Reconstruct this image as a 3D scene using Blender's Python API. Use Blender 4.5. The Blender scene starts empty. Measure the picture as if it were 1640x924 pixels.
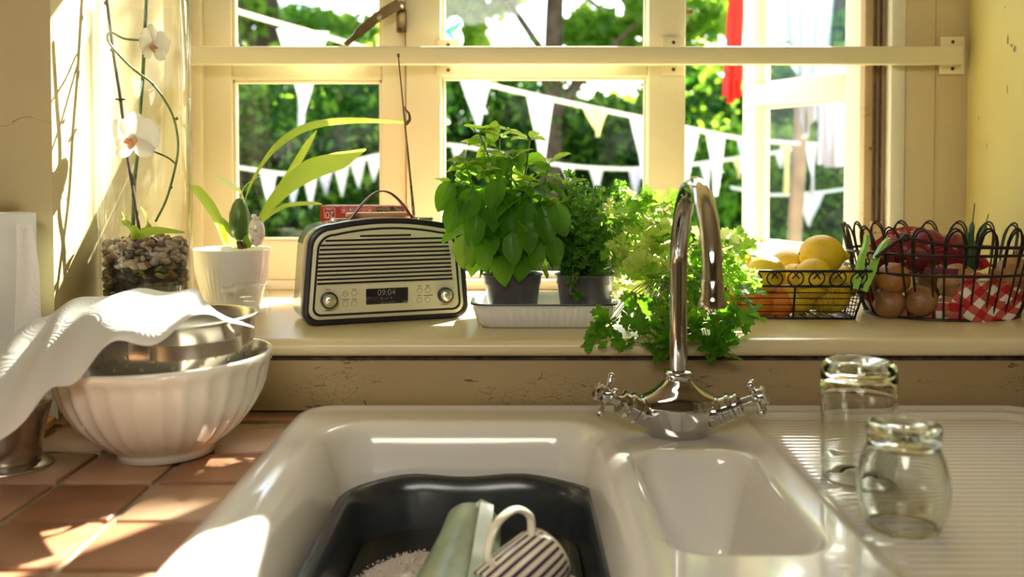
import bpy, bmesh, math, random
import numpy as np
from mathutils import Vector, Matrix, Euler, Quaternion
PI = math.pi
random.seed(7)
rng = np.random.default_rng(7)
SC = bpy.context.scene
COL = SC.collection

# ------------------------------------------------------------------ camera
F = 1530.0; CY = 325.0; PITCH = math.atan(45/F)
CT = 0.90            # worktop height
EYE = CT + 0.33
SILL = CT + 0.105
cam_d = bpy.data.cameras.new('camera'); cam = bpy.data.objects.new('camera', cam_d); COL.objects.link(cam)
cam.location = (0, 0, EYE); cam.rotation_euler = (PI/2 - PITCH, 0, 0)
cam_d.sensor_width = 36; cam_d.lens = F/1640*36; cam_d.shift_y = -(462-CY)/1640
cam_d.clip_start = 0.02; cam_d.clip_end = 200
cam_d.dof.use_dof = True; cam_d.dof.focus_distance = 1.37; cam_d.dof.aperture_fstop = 3.6
SC.camera = cam

# ------------------------------------------------------------------ sky, sun, exposure
W = bpy.data.worlds.new('world'); SC.world = W; W.use_nodes = True
nt = W.node_tree; bg = nt.nodes['Background']
sky = nt.nodes.new('ShaderNodeTexSky'); sky.sky_type = 'NISHITA'; sky.sun_disc = False
sky.sun_elevation = math.radians(35); sky.sun_rotation = math.radians(30.5)
sky.air_density = 1.0; sky.dust_density = 1.6; sky.altitude = 50
nt.links.new(sky.outputs[0], bg.inputs[0]); bg.inputs[1].default_value = 0.55
sun_d = bpy.data.lights.new('sun', 'SUN'); sun_d.energy = 26.0; sun_d.angle = math.radians(0.55); sun_d.color = (1.0, 0.95, 0.80)
sun = bpy.data.objects.new('sun', sun_d); COL.objects.link(sun)
SUN_DIR = Vector((0.59, 1.0, 0.82)).normalized()
sun.rotation_euler = SUN_DIR.to_track_quat('Z', 'Y').to_euler()
sun.location = SUN_DIR*20
# added fill light for the room side, behind the camera
kd = bpy.data.lights.new('room_fill_light', 'AREA'); kd.energy = 40; kd.shape = 'DISK'; kd.size = 1.3; kd.color = (1.0, 0.94, 0.82)
kl = bpy.data.objects.new('room_fill_light', kd); COL.objects.link(kl); kl.location = (-0.3, -1.3, 2.42)
kl.rotation_euler = (math.radians(28), 0, 0)
vs = SC.view_settings; vs.view_transform = 'Standard'; vs.look = 'None'; vs.exposure = 0.62; vs.gamma = 1; vs.use_curve_mapping = False
SC.cycles.max_bounces = 10; SC.cycles.transparent_max_bounces = 24; SC.cycles.transmission_bounces = 8
SC.cycles.caustics_reflective = False; SC.cycles.caustics_refractive = True
SC.cycles.sample_clamp_indirect = 6

# ------------------------------------------------------------------ helpers
def ray(px, py):
    u = (px-820)/F; v = (py-CY)/F
    c, s = math.cos(PITCH), math.sin(PITCH)
    return Vector((u, c - v*s, -s - v*c))
def P(px, py, Y):
    """the point of depth Y seen at a picture position (used to measure the place)"""
    d = ray(px, py); return Vector((0, 0, EYE)) + d*(Y/d.y)

def mat(name, col, rough=0.5, metal=0.0, var=0.0, vscale=8.0, col2=None, bump=0.0, bscale=40.0, spec=0.5, trans=0.0, sss=0.0, coat=0.0, thr=(0.35, 0.65), rvar=0.0, detail=4.0):
    m = bpy.data.materials.new(name); m.use_nodes = True
    n = m.node_tree; b = n.nodes['Principled BSDF']
    b.inputs['Base Color'].default_value = (*col, 1); b.inputs['Roughness'].default_value = rough
    b.inputs['Metallic'].default_value = metal; b.inputs['Specular IOR Level'].default_value = spec
    b.inputs['Transmission Weight'].default_value = trans; b.inputs['Coat Weight'].default_value = coat
    if sss: b.inputs['Subsurface Weight'].default_value = sss; b.inputs['Subsurface Radius'].default_value = (0.01, 0.006, 0.003)
    tc = None
    def co():
        nonlocal tc
        if tc is None: tc = n.nodes.new('ShaderNodeTexCoord')
        return tc.outputs['Object']
    if col2 is None and var: col2 = tuple(max(0, c*(1-var)) for c in col)
    if col2 is not None:
        t = n.nodes.new('ShaderNodeTexNoise'); t.inputs['Scale'].default_value = vscale; t.inputs['Detail'].default_value = detail
        n.links.new(co(), t.inputs['Vector'])
        r = n.nodes.new('ShaderNodeValToRGB'); r.color_ramp.elements[0].position = thr[0]; r.color_ramp.elements[1].position = thr[1]
        r.color_ramp.elements[0].color = (*col2, 1); r.color_ramp.elements[1].color = (*col, 1)
        n.links.new(t.outputs['Fac'], r.inputs['Fac']); n.links.new(r.outputs['Color'], b.inputs['Base Color'])
        if rvar:
            mr = n.nodes.new('ShaderNodeMapRange'); mr.inputs['To Min'].default_value = rough; mr.inputs['To Max'].default_value = rough+rvar
            n.links.new(t.outputs['Fac'], mr.inputs['Value']); n.links.new(mr.outputs[0], b.inputs['Roughness'])
    if bump:
        t2 = n.nodes.new('ShaderNodeTexNoise'); t2.inputs['Scale'].default_value = bscale; t2.inputs['Detail'].default_value = 5
        n.links.new(co(), t2.inputs['Vector'])
        bp = n.nodes.new('ShaderNodeBump'); bp.inputs['Strength'].default_value = bump; bp.inputs['Distance'].default_value = 0.004
        n.links.new(t2.outputs['Fac'], bp.inputs['Height']); n.links.new(bp.outputs[0], b.inputs['Normal'])
    return m

def leafmat(name, col, col2, tcol, tw=0.5, rough=0.4, vscale=12):
    m = mat(name, col, rough=rough, col2=col2, vscale=vscale, spec=0.35)
    n = m.node_tree; b = n.nodes['Principled BSDF']; out = [x for x in n.nodes if x.type == 'OUTPUT_MATERIAL'][0]
    tr = n.nodes.new('ShaderNodeBsdfTranslucent'); tr.inputs[0].default_value = (*tcol, 1)
    mx = n.nodes.new('ShaderNodeMixShader'); mx.inputs[0].default_value = tw
    n.links.new(b.outputs[0], mx.inputs[1]); n.links.new(tr.outputs[0], mx.inputs[2]); n.links.new(mx.outputs[0], out.inputs[0])
    return m

def thin_glass(name, tint=(1, 1, 1), gloss=1.0, dirt=0.0):
    """thin clear sheet: mirrors at grazing angles, lets light through"""
    m = bpy.data.materials.new(name); m.use_nodes = True; n = m.node_tree; n.nodes.clear()
    out = n.nodes.new('ShaderNodeOutputMaterial'); tr = n.nodes.new('ShaderNodeBsdfTransparent'); tr.inputs[0].default_value = (*tint, 1)
    gl = n.nodes.new('ShaderNodeBsdfGlossy'); gl.inputs['Roughness'].default_value = 0.02
    lw = n.nodes.new('ShaderNodeLayerWeight'); lw.inputs['Blend'].default_value = 0.5
    fr = n.nodes.new('ShaderNodeMath'); fr.operation = 'POWER'; fr.inputs[1].default_value = 4.5; n.links.new(lw.outputs['Facing'], fr.inputs[0])
    mu = n.nodes.new('ShaderNodeMath'); mu.operation = 'MULTIPLY_ADD'; mu.inputs[1].default_value = 0.75*gloss; mu.inputs[2].default_value = 0.04*gloss
    mx = n.nodes.new('ShaderNodeMixShader')
    n.links.new(fr.outputs[0], mu.inputs[0]); n.links.new(mu.outputs[0], mx.inputs[0])
    n.links.new(tr.outputs[0], mx.inputs[1]); n.links.new(gl.outputs[0], mx.inputs[2])
    last = mx
    if dirt:
        df = n.nodes.new('ShaderNodeBsdfTranslucent'); df.inputs[0].default_value = (0.8, 0.8, 0.75, 1)
        t = n.nodes.new('ShaderNodeTexNoise'); t.inputs['Scale'].default_value = 9; t.inputs['Detail'].default_value = 8
        mr = n.nodes.new('ShaderNodeMapRange'); mr.inputs['From Min'].default_value = 0.5; mr.inputs['From Max'].default_value = 0.8
        mr.inputs['To Min'].default_value = 0.0; mr.inputs['To Max'].default_value = dirt
        tc = n.nodes.new('ShaderNodeTexCoord'); n.links.new(tc.outputs['Object'], t.inputs['Vector'])
        n.links.new(t.outputs[0], mr.inputs[0]); m2 = n.nodes.new('ShaderNodeMixShader')
        n.links.new(mr.outputs[0], m2.inputs[0]); n.links.new(mx.outputs[0], m2.inputs[1]); n.links.new(df.outputs[0], m2.inputs[2]); last = m2
    n.links.new(last.outputs[0], out.inputs[0]); return m

def solid_glass(name, col=(1, 1, 1), ior=1.45, pass_=0.45):
    """thick glass; part of the light goes straight through so its shade stays pale"""
    m = bpy.data.materials.new(name); m.use_nodes = True; n = m.node_tree; n.nodes.clear()
    out = n.nodes.new('ShaderNodeOutputMaterial'); g = n.nodes.new('ShaderNodeBsdfGlass'); g.inputs['Color'].default_value = (*col, 1)
    g.inputs['IOR'].default_value = ior; g.inputs['Roughness'].default_value = 0.0
    tr = n.nodes.new('ShaderNodeBsdfTransparent'); tr.inputs[0].default_value = (*col, 1)
    mx = n.nodes.new('ShaderNodeMixShader'); mx.inputs[0].default_value = pass_
    n.links.new(g.outputs[0], mx.inputs[1]); n.links.new(tr.outputs[0], mx.inputs[2]); n.links.new(mx.outputs[0], out.inputs[0])
    return m

def finish(me, m, smooth=True, ang=None):
    if isinstance(m, (list, tuple)):
        for x in m: me.materials.append(x)
    elif m: me.materials.append(m)
    if smooth:
        me.polygons.foreach_set('use_smooth', [True]*len(me.polygons))
        if ang is not None: me.set_sharp_from_angle(angle=math.radians(ang))
    return me
def tag(o, label=None, cat=None, group=None, kind=None):
    if label: o['label'] = label
    if cat: o['category'] = cat
    if group: o['group'] = group
    if kind: o['kind'] = kind
    return o
def link(name, me, parent=None, loc=None, rot=None, scale=None):
    o = bpy.data.objects.new(name, me); COL.objects.link(o)
    if parent: o.parent = parent
    if loc is not None: o.location = loc
    if rot is not None: o.rotation_euler = rot
    if scale is not None: o.scale = scale
    return o
def obj(name, bm, m, parent=None, smooth=True, ang=35, world=False, kind=None):
    """link a bmesh as one object; world=True means its vertices are world positions and parent is an unrotated thing"""
    if world and parent is not None:
        off = Vector((0, 0, 0)); q = parent
        while q is not None: off += q.location; q = q.parent
        bmesh.ops.translate(bm, verts=bm.verts, vec=-off)
    bmesh.ops.recalc_face_normals(bm, faces=bm.faces)
    me = bpy.data.meshes.new(name); bm.normal_update(); bm.to_mesh(me); bm.free(); finish(me, m, smooth, ang)
    o = link(name, me, parent)
    if kind: o['kind'] = kind
    return o
def thing(name, label, cat, loc=(0, 0, 0), rot=(0, 0, 0), group=None):
    o = bpy.data.objects.new(name, None); COL.objects.link(o); o.empty_display_size = 0.03
    o.location = loc; o.rotation_euler = rot
    return tag(o, label, cat, group)
def struct(name, bm, m, parent=None, **k):
    o = obj(name, bm, m, parent, **k); o['kind'] = 'structure'; return o
def BM(): return bmesh.new()
def box(bm, c, s, bev=0.0, seg=2, rot=None, taper=None):
    r = bmesh.ops.create_cube(bm, size=1.0); vs_ = r['verts']
    for v in vs_:
        v.co = Vector((v.co.x*s[0], v.co.y*s[1], v.co.z*s[2]))
        if taper and v.co.z > 0: v.co.x *= taper; v.co.y *= taper
    if bev:
        es = list({e for v in vs_ for e in v.link_edges})
        g = bmesh.ops.bevel(bm, geom=es, offset=bev, segments=seg, affect='EDGES', profile=0.5)
        vs_ = list({v for f in g['faces'] for v in f.verts} | {v for v in vs_ if v.is_valid})
    if rot is not None:
        M = Euler(rot).to_matrix()
        for v in vs_: v.co = M @ v.co
    for v in vs_: v.co += Vector(c)
    return bm
def grid_faces(bm, rows, close_u=False, close_v=False, mi=0):
    """rows of points -> quads"""
    R = [[bm.verts.new(p) for p in r] for r in rows]
    nu = len(R[0]); nv = len(R)
    for j in range(nv if close_v else nv-1):
        for i in range(nu if close_u else nu-1):
            a, b, c, d = R[j][i], R[j][(i+1) % nu], R[(j+1) % nv][(i+1) % nu], R[(j+1) % nv][i]
            try: f = bm.faces.new((a, b, c, d)); f.material_index = mi
            except ValueError: pass
    return R
def lathe(bm, prof, n=40, c=(0, 0, 0), rf=None, cap0=False, cap1=False, sx=1, sy=1):
    """prof: (r,z) list; rf(angle, r, z, k)->r"""
    rows = []
    for k, (r, z) in enumerate(prof):
        row = []
        for i in range(n):
            a = 2*PI*i/n; rr = rf(a, r, z, k) if rf else r
            row.append((c[0]+rr*math.cos(a)*sx, c[1]+rr*math.sin(a)*sy, c[2]+z))
        rows.append(row)
    R = grid_faces(bm, rows, close_u=True)
    if cap0: bm.faces.new(R[0][::-1])
    if cap1: bm.faces.new(R[-1])
    return bm
def catmull(pts, k=6):
    pts = [Vector(p) for p in pts]; out = []
    q = [pts[0]*2-pts[1]] + pts + [pts[-1]*2-pts[-2]]
    for i in range(1, len(q)-2):
        for j in range(k):
            t = j/k; p0, p1, p2, p3 = q[i-1], q[i], q[i+1], q[i+2]
            out.append(0.5*((2*p1)+(p2-p0)*t+(2*p0-5*p1+4*p2-p3)*t*t+(3*p1-p0-3*p2+p3)*t**3))
    out.append(pts[-1]); return out
def tube(bm, pts, r, n=8, cap=True, closed=False, sx=1.0):
    """tube along points; r number or list"""
    pts = [Vector(p) for p in pts]; N = len(pts)
    rs = r if isinstance(r, (list, tuple)) else [r]*N
    if len(rs) != N: rs = [rs[0] + (rs[-1]-rs[0])*i/(N-1) if len(rs) == 2 else rs[min(int(i*len(rs)/N), len(rs)-1)] for i in range(N)]
    tan = []
    for i in range(N):
        if closed: t = pts[(i+1) % N]-pts[i-1]
        else: t = pts[min(i+1, N-1)]-pts[max(i-1, 0)]
        tan.append(t.normalized() if t.length > 1e-9 else Vector((0, 0, 1)))
    up = Vector((0, 0, 1)) if abs(tan[0].z) < 0.9 else Vector((1, 0, 0))
    nrm = (up - tan[0]*up.dot(tan[0])).normalized(); rows = []
    for i in range(N):
        nrm = (nrm - tan[i]*nrm.dot(tan[i])).normalized(); bn = tan[i].cross(nrm)
        rows.append([pts[i] + (nrm*math.cos(2*PI*k/n)*sx + bn*math.sin(2*PI*k/n))*rs[i] for k in range(n)])
    R = grid_faces(bm, rows, close_u=True, close_v=closed)
    if cap and not closed:
        bm.faces.new(R[0][::-1]); bm.faces.new(R[-1])
    return bm
def ribbon(bm, pts, w, th=0.001, side=None):
    """flat strap along pts, width along 'side'"""
    pts = [Vector(p) for p in pts]; rows = []
    for i, p in enumerate(pts):
        t = (pts[min(i+1, len(pts)-1)]-pts[max(i-1, 0)]).normalized()
        s = (Vector(side) - t*Vector(side).dot(t)).normalized(); nn = t.cross(s)
        ww = w[i] if isinstance(w, (list, tuple)) else w
        rows.append([p+s*ww/2+nn*th/2, p-s*ww/2+nn*th/2, p-s*ww/2-nn*th/2, p+s*ww/2-nn*th/2])
    R = grid_faces(bm, rows, close_u=True); bm.faces.new(R[0][::-1]); bm.faces.new(R[-1]); return bm
def prism(bm, outline, y0, y1, bev=0):
    """outline in XZ extruded along Y"""
    a = [bm.verts.new((x, y0, z)) for x, z in outline]; b = [bm.verts.new((x, y1, z)) for x, z in outline]
    n = len(a)
    for i in range(n): bm.faces.new((a[i], a[(i+1) % n], b[(i+1) % n], b[i]))
    bm.faces.new(a[::-1]); bm.faces.new(b); return bm
def mesh_np(name, V, Fc, m, smooth=False):
    me = bpy.data.meshes.new(name); V = np.asarray(V, dtype=np.float32); Fc = np.asarray(Fc, dtype=np.int32)
    me.vertices.add(len(V)); me.vertices.foreach_set('co', V.ravel())
    k = Fc.shape[1]; me.loops.add(Fc.size); me.loops.foreach_set('vertex_index', Fc.ravel())
    me.polygons.add(len(Fc)); me.polygons.foreach_set('loop_start', np.arange(0, Fc.size, k, dtype=np.int32))
    me.update(calc_edges=True); finish(me, m, smooth); return me
def text_mesh(s, size, m, align='CENTER', ext=0.0002):
    c = bpy.data.curves.new('text', 'FONT'); c.body = s; c.size = size; c.align_x = align; c.align_y = 'CENTER'; c.extrude = ext
    o = bpy.data.objects.new('text_tmp', c); COL.objects.link(o)
    dg = bpy.context.evaluated_depsgraph_get(); me = bpy.data.meshes.new_from_object(o.evaluated_get(dg))
    bpy.data.objects.remove(o); me.materials.clear(); me.materials.append(m); return me
def rounded(w, h, r, n=6, cx=0, cz=0):
    """rounded rectangle outline, counter-clockwise"""
    out = []
    for (sx, sz, a0) in ((1, -1, -PI/2), (1, 1, 0), (-1, 1, PI/2), (-1, -1, PI)):
        for i in range(n+1):
            a = a0+PI/2*i/n; out.append((cx+sx*(w/2-r)+r*math.cos(a), cz+sz*(h/2-r)+r*math.sin(a)))
    return out
# ------------------------------------------------------------------ materials of the setting
def paint_mat(name, base, dark, crack=0.0, rough=0.45):
    """old gloss paint: mottled, faint brush bump, chips where crack > 0"""
    m = mat(name, base, rough=rough, col2=dark, vscale=3.2, bump=0.25, bscale=55, thr=(0.3, 0.7), rvar=0.15)
    if crack:
        n = m.node_tree; b = n.nodes['Principled BSDF']; src = b.inputs['Base Color'].links[0].from_socket
        tc = [x for x in n.nodes if x.type == 'TEX_COORD'][0]
        mp = n.nodes.new('ShaderNodeMapping'); mp.inputs['Scale'].default_value = (2.2, 1, 7)
        n.links.new(tc.outputs['Object'], mp.inputs[0])
        t = n.nodes.new('ShaderNodeTexNoise'); t.inputs['Scale'].default_value = 4.5; t.inputs['Detail'].default_value = 9; t.inputs['Roughness'].default_value = 0.72
        n.links.new(mp.outputs[0], t.inputs['Vector'])
        r = n.nodes.new('ShaderNodeValToRGB'); e = r.color_ramp.elements
        e[0].position = 0.655-crack*0.08; e[0].color = (0, 0, 0, 1); e[1].position = e[0].position+0.012; e[1].color = (1, 1, 1, 1)
        n.links.new(t.outputs[0], r.inputs[0])
        vo = n.nodes.new('ShaderNodeTexVoronoi'); vo.feature = 'DISTANCE_TO_EDGE'; vo.inputs['Scale'].default_value = 26
        n.links.new(mp.outputs[0], vo.inputs['Vector'])
        vr = n.nodes.new('ShaderNodeMath'); vr.operation = 'LESS_THAN'; vr.inputs[1].default_value = 0.012
        n.links.new(vo.outputs[0], vr.inputs[0])
        t3 = n.nodes.new('ShaderNodeTexNoise'); t3.inputs['Scale'].default_value = 3.0; n.links.new(mp.outputs[0], t3.inputs['Vector'])
        g = n.nodes.new('ShaderNodeMath'); g.operation = 'GREATER_THAN'; g.inputs[1].default_value = 0.60; n.links.new(t3.outputs[0], g.inputs[0])
        mu = n.nodes.new('ShaderNodeMath'); mu.operation = 'MULTIPLY'; n.links.new(vr.outputs[0], mu.inputs[0]); n.links.new(g.outputs[0], mu.inputs[1])
        m1 = n.nodes.new('ShaderNodeMix'); m1.data_type = 'RGBA'; m1.inputs[7].default_value = (0.16, 0.085, 0.04, 1)
        n.links.new(r.outputs[0], m1.inputs[0]); n.links.new(src, m1.inputs[6])
        m2 = n.nodes.new('ShaderNodeMix'); m2.data_type = 'RGBA'; m2.inputs[7].default_value = (0.05, 0.035, 0.02, 1)
        n.links.new(mu.outputs[0], m2.inputs[0]); n.links.new(m1.outputs[2], m2.inputs[6])
        n.links.new(m2.outputs[2], b.inputs['Base Color'])
    return m
M_wall = mat('cream_plaster', (0.68, 0.58, 0.33), rough=0.8, col2=(0.60, 0.50, 0.26), vscale=2.5, bump=0.35, bscale=14)
M_wall_y = mat('yellow_plaster', (0.66, 0.58, 0.25), rough=0.75, col2=(0.58, 0.50, 0.19), vscale=3, bump=0.5, bscale=12)
M_frame = paint_mat('cream_gloss_paint', (0.80, 0.73, 0.50), (0.75, 0.67, 0.44))
M_sash = paint_mat('pale_gloss_paint', (0.78, 0.75, 0.63), (0.74, 0.70, 0.56))
M_sill = mat('cream_sill_paint', (0.74, 0.64, 0.40), rough=0.28, col2=(0.68, 0.57, 0.34), vscale=2.2, bump=0.12, bscale=20, thr=(0.3, 0.75))
M_board = paint_mat('chipped_board_paint', (0.40, 0.29, 0.14), (0.30, 0.21, 0.095), crack=0.35, rough=0.5)
M_weather = paint_mat('weathered_rebate_paint', (0.56, 0.42, 0.24), (0.38, 0.25, 0.12), crack=0.2, rough=0.7)
M_rust = mat('rusty_metal', (0.11, 0.06, 0.03), rough=0.8, col2=(0.04, 0.025, 0.015), vscale=40)
M_pane = thin_glass('window_glass', (0.97, 0.985, 0.975), gloss=0.5, dirt=0.008)
M_brass = mat('dull_brass', (0.30, 0.20, 0.08), rough=0.38, metal=0.85, col2=(0.20, 0.13, 0.05), vscale=25)
M_bracket = M_frame
M_dark = mat('dark_gap', (0.03, 0.02, 0.012), rough=0.9)

YW = 1.85            # inner face of the window frame
XL, XR = -0.625, 0.87
ZT = SILL + 1.02     # top of the window opening

# ------------------------------------------------------------------ room shell
bm = BM(); box(bm, (-1.5125, 1.63, 1.22), (1.775, 0.66, 2.44)); struct('wall_left', bm, M_wall, smooth=False)
bm = BM(); box(bm, (1.685, 1.63, 1.22), (1.63, 0.66, 2.44)); struct('wall_right', bm, M_wall_y, smooth=False)
bm = BM(); box(bm, ((XL+XR)/2, 1.63, (ZT+2.44)/2), (XR-XL, 0.66, 2.44-ZT)); struct('wall_top', bm, M_wall, smooth=False)
bm = BM(); box(bm, ((XL+XR)/2, 1.72, (SILL-0.03)/2), (XR-XL, 0.76, SILL-0.03)); struct('wall_back', bm, M_wall, smooth=False)
bm = BM(); box(bm, (-2.45, -0.95, 1.22), (0.1, 4.5, 2.44)); struct('wall_side_left', bm, M_wall, smooth=False)
bm = BM(); box(bm, (2.45, -0.95, 1.22), (0.1, 4.5, 2.44)); struct('wall_side_right', bm, M_wall, smooth=False)
bm = BM()
box(bm, (0, -3.2, 1.22), (4.9, 0.1, 2.44))
struct('wall_front', bm, mat('far_wall_paint', (0.30, 0.25, 0.18), rough=0.85, var=0.1, vscale=2), smooth=False)
bm = BM(); box(bm, (0, -0.6, 2.49), (5.0, 5.4, 0.1)); struct('ceiling', bm, mat('ceiling_paint', (0.8, 0.74, 0.6), rough=0.9, var=0.1, vscale=2), smooth=False)
bm = BM(); box(bm, (0, -0.6, -0.05), (5.0, 5.4, 0.1)); struct('floor', bm, mat('floor_lino', (0.45, 0.33, 0.2), rough=0.6, var=0.3, vscale=6), smooth=False)
# painted board between worktop and sill, chipped along its top
bm = BM(); box(bm, (0.12, 1.329, CT+0.035), (1.52, 0.022, 0.09), bev=0.002)
struct('trim_1', bm, M_board)
bm = BM(); box(bm, (0.12, 1.3215, CT-0.002), (1.52, 0.012, 0.010), bev=0.002)
struct('trim_2', bm, M_dark)
bm = BM(); box(bm, (0.12, 1.326, CT+0.0765), (1.52, 0.022, 0.006), bev=0.001)
struct('trim_3', bm, mat('bare_wood_edge', (0.10, 0.055, 0.03), rough=0.9, col2=(0.02, 0.012, 0.008), vscale=60, bump=0.8, bscale=90))

# ------------------------------------------------------------------ window
win = thing('window_1', None, None, ((XL+XR)/2, YW, SILL)); win['kind'] = 'structure'
def wpart(name, c, s, m=M_frame, bev=0.003, par=win, world=True):
    bm = BM(); box(bm, c, s, bev=bev); return obj(name, bm, m, par, world=world)
# sill board with a rounded nose
bm = BM()
prof = [(1.90, 0.0), (1.32, 0.0)] + [(1.2965+0.012*(1-math.sin(a)), -0.012+0.012*math.cos(a)) for a in [0.3, 0.7, 1.1, 1.57, 2.0, 2.4, 2.8]] + [(1.32, -0.0245), (1.90, -0.0245)]
va = [bm.verts.new((XL-0.0, y, SILL+z)) for y, z in prof]; vb = [bm.verts.new((XR, y, SILL+z)) for y, z in prof]
for i in range(len(prof)):
    j = (i+1) % len(prof); bm.faces.new((va[i], va[j], vb[j], vb[i]))
bm.faces.new(va[::-1]); bm.faces.new(vb)
obj('window_sill', bm, M_sill, win, world=True)
Xp = lambda px, Y=YW: (px-820)*Y/F
Zp = lambda py, Y=YW: P(820, py, Y).z
def vbar(name, px0, px1, y0=YW, d=0.062, m=M_frame, z0=SILL, z1=ZT):
    x0, x1 = Xp(px0), Xp(px1); return wpart(name, ((x0+x1)/2, y0+d/2, (z0+z1)/2), (x1-x0, d, z1-z0), m)
vbar('jamb', 303, 325, y0=YW-0.004)
vbar('mullion', 651, 706)
vbar('mullion', 1038, 1097)
bmx = vbar('jamb', 1441, 1541, y0=YW-0.02, m=paint_mat('brown_cream_paint', (0.64, 0.53, 0.32), (0.57, 0.46, 0.26)))
wpart('panel_seam', (Xp(1488), YW-0.0205, (SILL+ZT)/2), (0.0010, 0.0014, ZT-SILL), M_weather, bev=0)
vbar('jamb_bead', 1418, 1441, y0=YW-0.022, m=M_sash)
vbar('rebate', 1384, 1418, y0=YW+0.004, m=M_weather)
for px, w in ((1399, 0.005), (1409, 0.003)):
    wpart('rebate_groove', (Xp(px), YW+0.001, (SILL+ZT)/2), (w, 0.008, ZT-SILL), M_rust, bev=0.001)
wpart('head', ((XL+XR)/2, YW+0.045, ZT-0.02), (XR-XL, 0.09, 0.04))
b_ = BM(); tube(b_, catmull([P(-2, 202, 1.2998), P(13, 201, 1.2998), P(23, 194, 1.2998), P(42, 187, 1.2998), P(62, 192, 1.2998), P(88, 198, 1.2998)], 5), [0.0003, 0.0007, 0.0003], 5); obj('plaster_crack', b_, M_weather, bpy.data.objects['wall_left'])
b_ = BM()
for px_, py_, w_, h_ in ((1611, 63, .004, .010), (1617, 73, .003, .005), (1622, 79, .005, .007), (1611, 142, .002, .009), (1606, 12, .002, .003), (1580, 235, .0015, .008), (1566, 190, .0015, .006)):
    yy_ = XR*F/(px_-820); q_ = P(px_, py_, yy_); n_ = 9; bm_pts = [b_.verts.new((XR-0.0006, q_.y+w_*math.cos(2*PI*k/n_)*random.uniform(.5, 1.2), q_.z+h_*math.sin(2*PI*k/n_)*random.uniform(.5, 1.2))) for k in range(n_)]; b_.faces.new(bm_pts)
obj('paint_chips', b_, mat('bare_plaster_chip', (0.36, 0.25, 0.14), rough=0.9, var=0.5, vscale=200), bpy.data.objects['wall_right'], smooth=False, kind='stuff')
wpart('bottom_rail', ((XL+Xp(1418))/2, YW+0.05, SILL+0.010), (Xp(1418)-XL, 0.08, 0.020), M_sash)
zt0, zt1 = EYE-0.052, EYE+0.0
# middle fixed light: glass 710..1033 x 121..441, upper light from 75 up
def glazed(px0, px1, zlo, zmid0, zmid1, zhi, yf, m, par=win, st=0.012):
    pass
xm0, xm1 = Xp(706), Xp(1038)
zg_top, zu_bot = Zp(121), Zp(74)
wpart('transom', ((xm0+xm1)/2, YW+0.045, (zg_top+zu_bot)/2), (xm1-xm0, 0.07, zu_bot-zg_top), M_frame)
for xx in (xm0+0.003, xm1-0.0015):
    wpart('glazing_bead', (xx, YW+0.05, (SILL+ZT)/2), (0.006 if xx < 0 else 0.003, 0.014, ZT-SILL-0.04), M_sash, bev=0.002)
wpart('glazing_bead', ((xm0+xm1)/2, YW+0.05, zg_top+0.001), (xm1-xm0, 0.03, 0.010), M_sash, bev=0.002)
zg_bot = Zp(441, YW)
wpart('glazing_bead', ((xm0+xm1)/2, YW+0.05, (SILL+0.02+zg_bot)/2), (xm1-xm0, 0.03, max(0.012, zg_bot-SILL-0.02)), M_sash, bev=0.002)
wpart('pane', ((xm0+xm1)/2, YW+0.052, (zg_bot+zg_top)/2), (xm1-xm0-0.01, 0.004, zg_top-zg_bot), M_pane, bev=0)
wpart('pane', ((xm0+xm1)/2, YW+0.052, (zu_bot+ZT-0.04)/2), (xm1-xm0-0.01, 0.004, ZT-0.04-zu_bot), M_pane, bev=0)

def sash(parent, x0, x1, z0, z1, zr0, zr1, st0, st1, rail_b, y=0.0, th=0.045, m=M_sash):
    """casement in its own plane: stiles, rails, middle rail, beads, two panes (local coords, X along the sash)"""
    def sp(name, c, s, mm=m, bev=0.003):
        b = BM(); box(b, c, s, bev=bev); return obj(name, b, mm, parent)
    sp('stile', ((x0+st0/2), y, (z0+z1)/2), (st0, th, z1-z0)); sp('stile', ((x1-st1/2), y, (z0+z1)/2), (st1, th, z1-z0))
    a, b_ = x0+st0, x1-st1; cx, w = (a+b_)/2, b_-a
    sp('bottom_rail', (cx, y, z0+rail_b/2), (w, th, rail_b)); sp('middle_rail', (cx, y, (zr0+zr1)/2), (w, th, zr1-zr0))
    sp('top_rail', (cx, y, z1-0.025), (w, th, 0.05))
    for (c0, c1) in ((z0+rail_b, zr0), (zr1, z1-0.05)):
        sp('pane', (cx, y+0.006, (c0+c1)/2), (w+0.002, 0.004, c1-c0+0.002), M_pane, 0)
        for xx in (a+0.003, b_-0.003): sp('bead', (xx, y-0.008, (c0+c1)/2), (0.006, 0.018, c1-c0), m, 0.0015)
        for zz in (c0+0.003, c1-0.003): sp('bead', (cx, y-0.008, zz), (w, 0.018, 0.006), m, 0.0015)
# left casement, closed
YS = YW+0.012
ls = thing('window_2', None, None, (Xp(347, YS), YS+0.0225, SILL)); ls['kind'] = 'structure'
X = lambda px: Xp(px, YS)-Xp(347, YS)
Z = lambda py: Zp(py, YS)-SILL
sash(ls, X(325), X(650), 0.020, ZT-SILL-0.04, Z(128), Z(79), X(373)-X(325), X(650)-X(612), Z(386)-0.020, m=M_frame)
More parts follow.
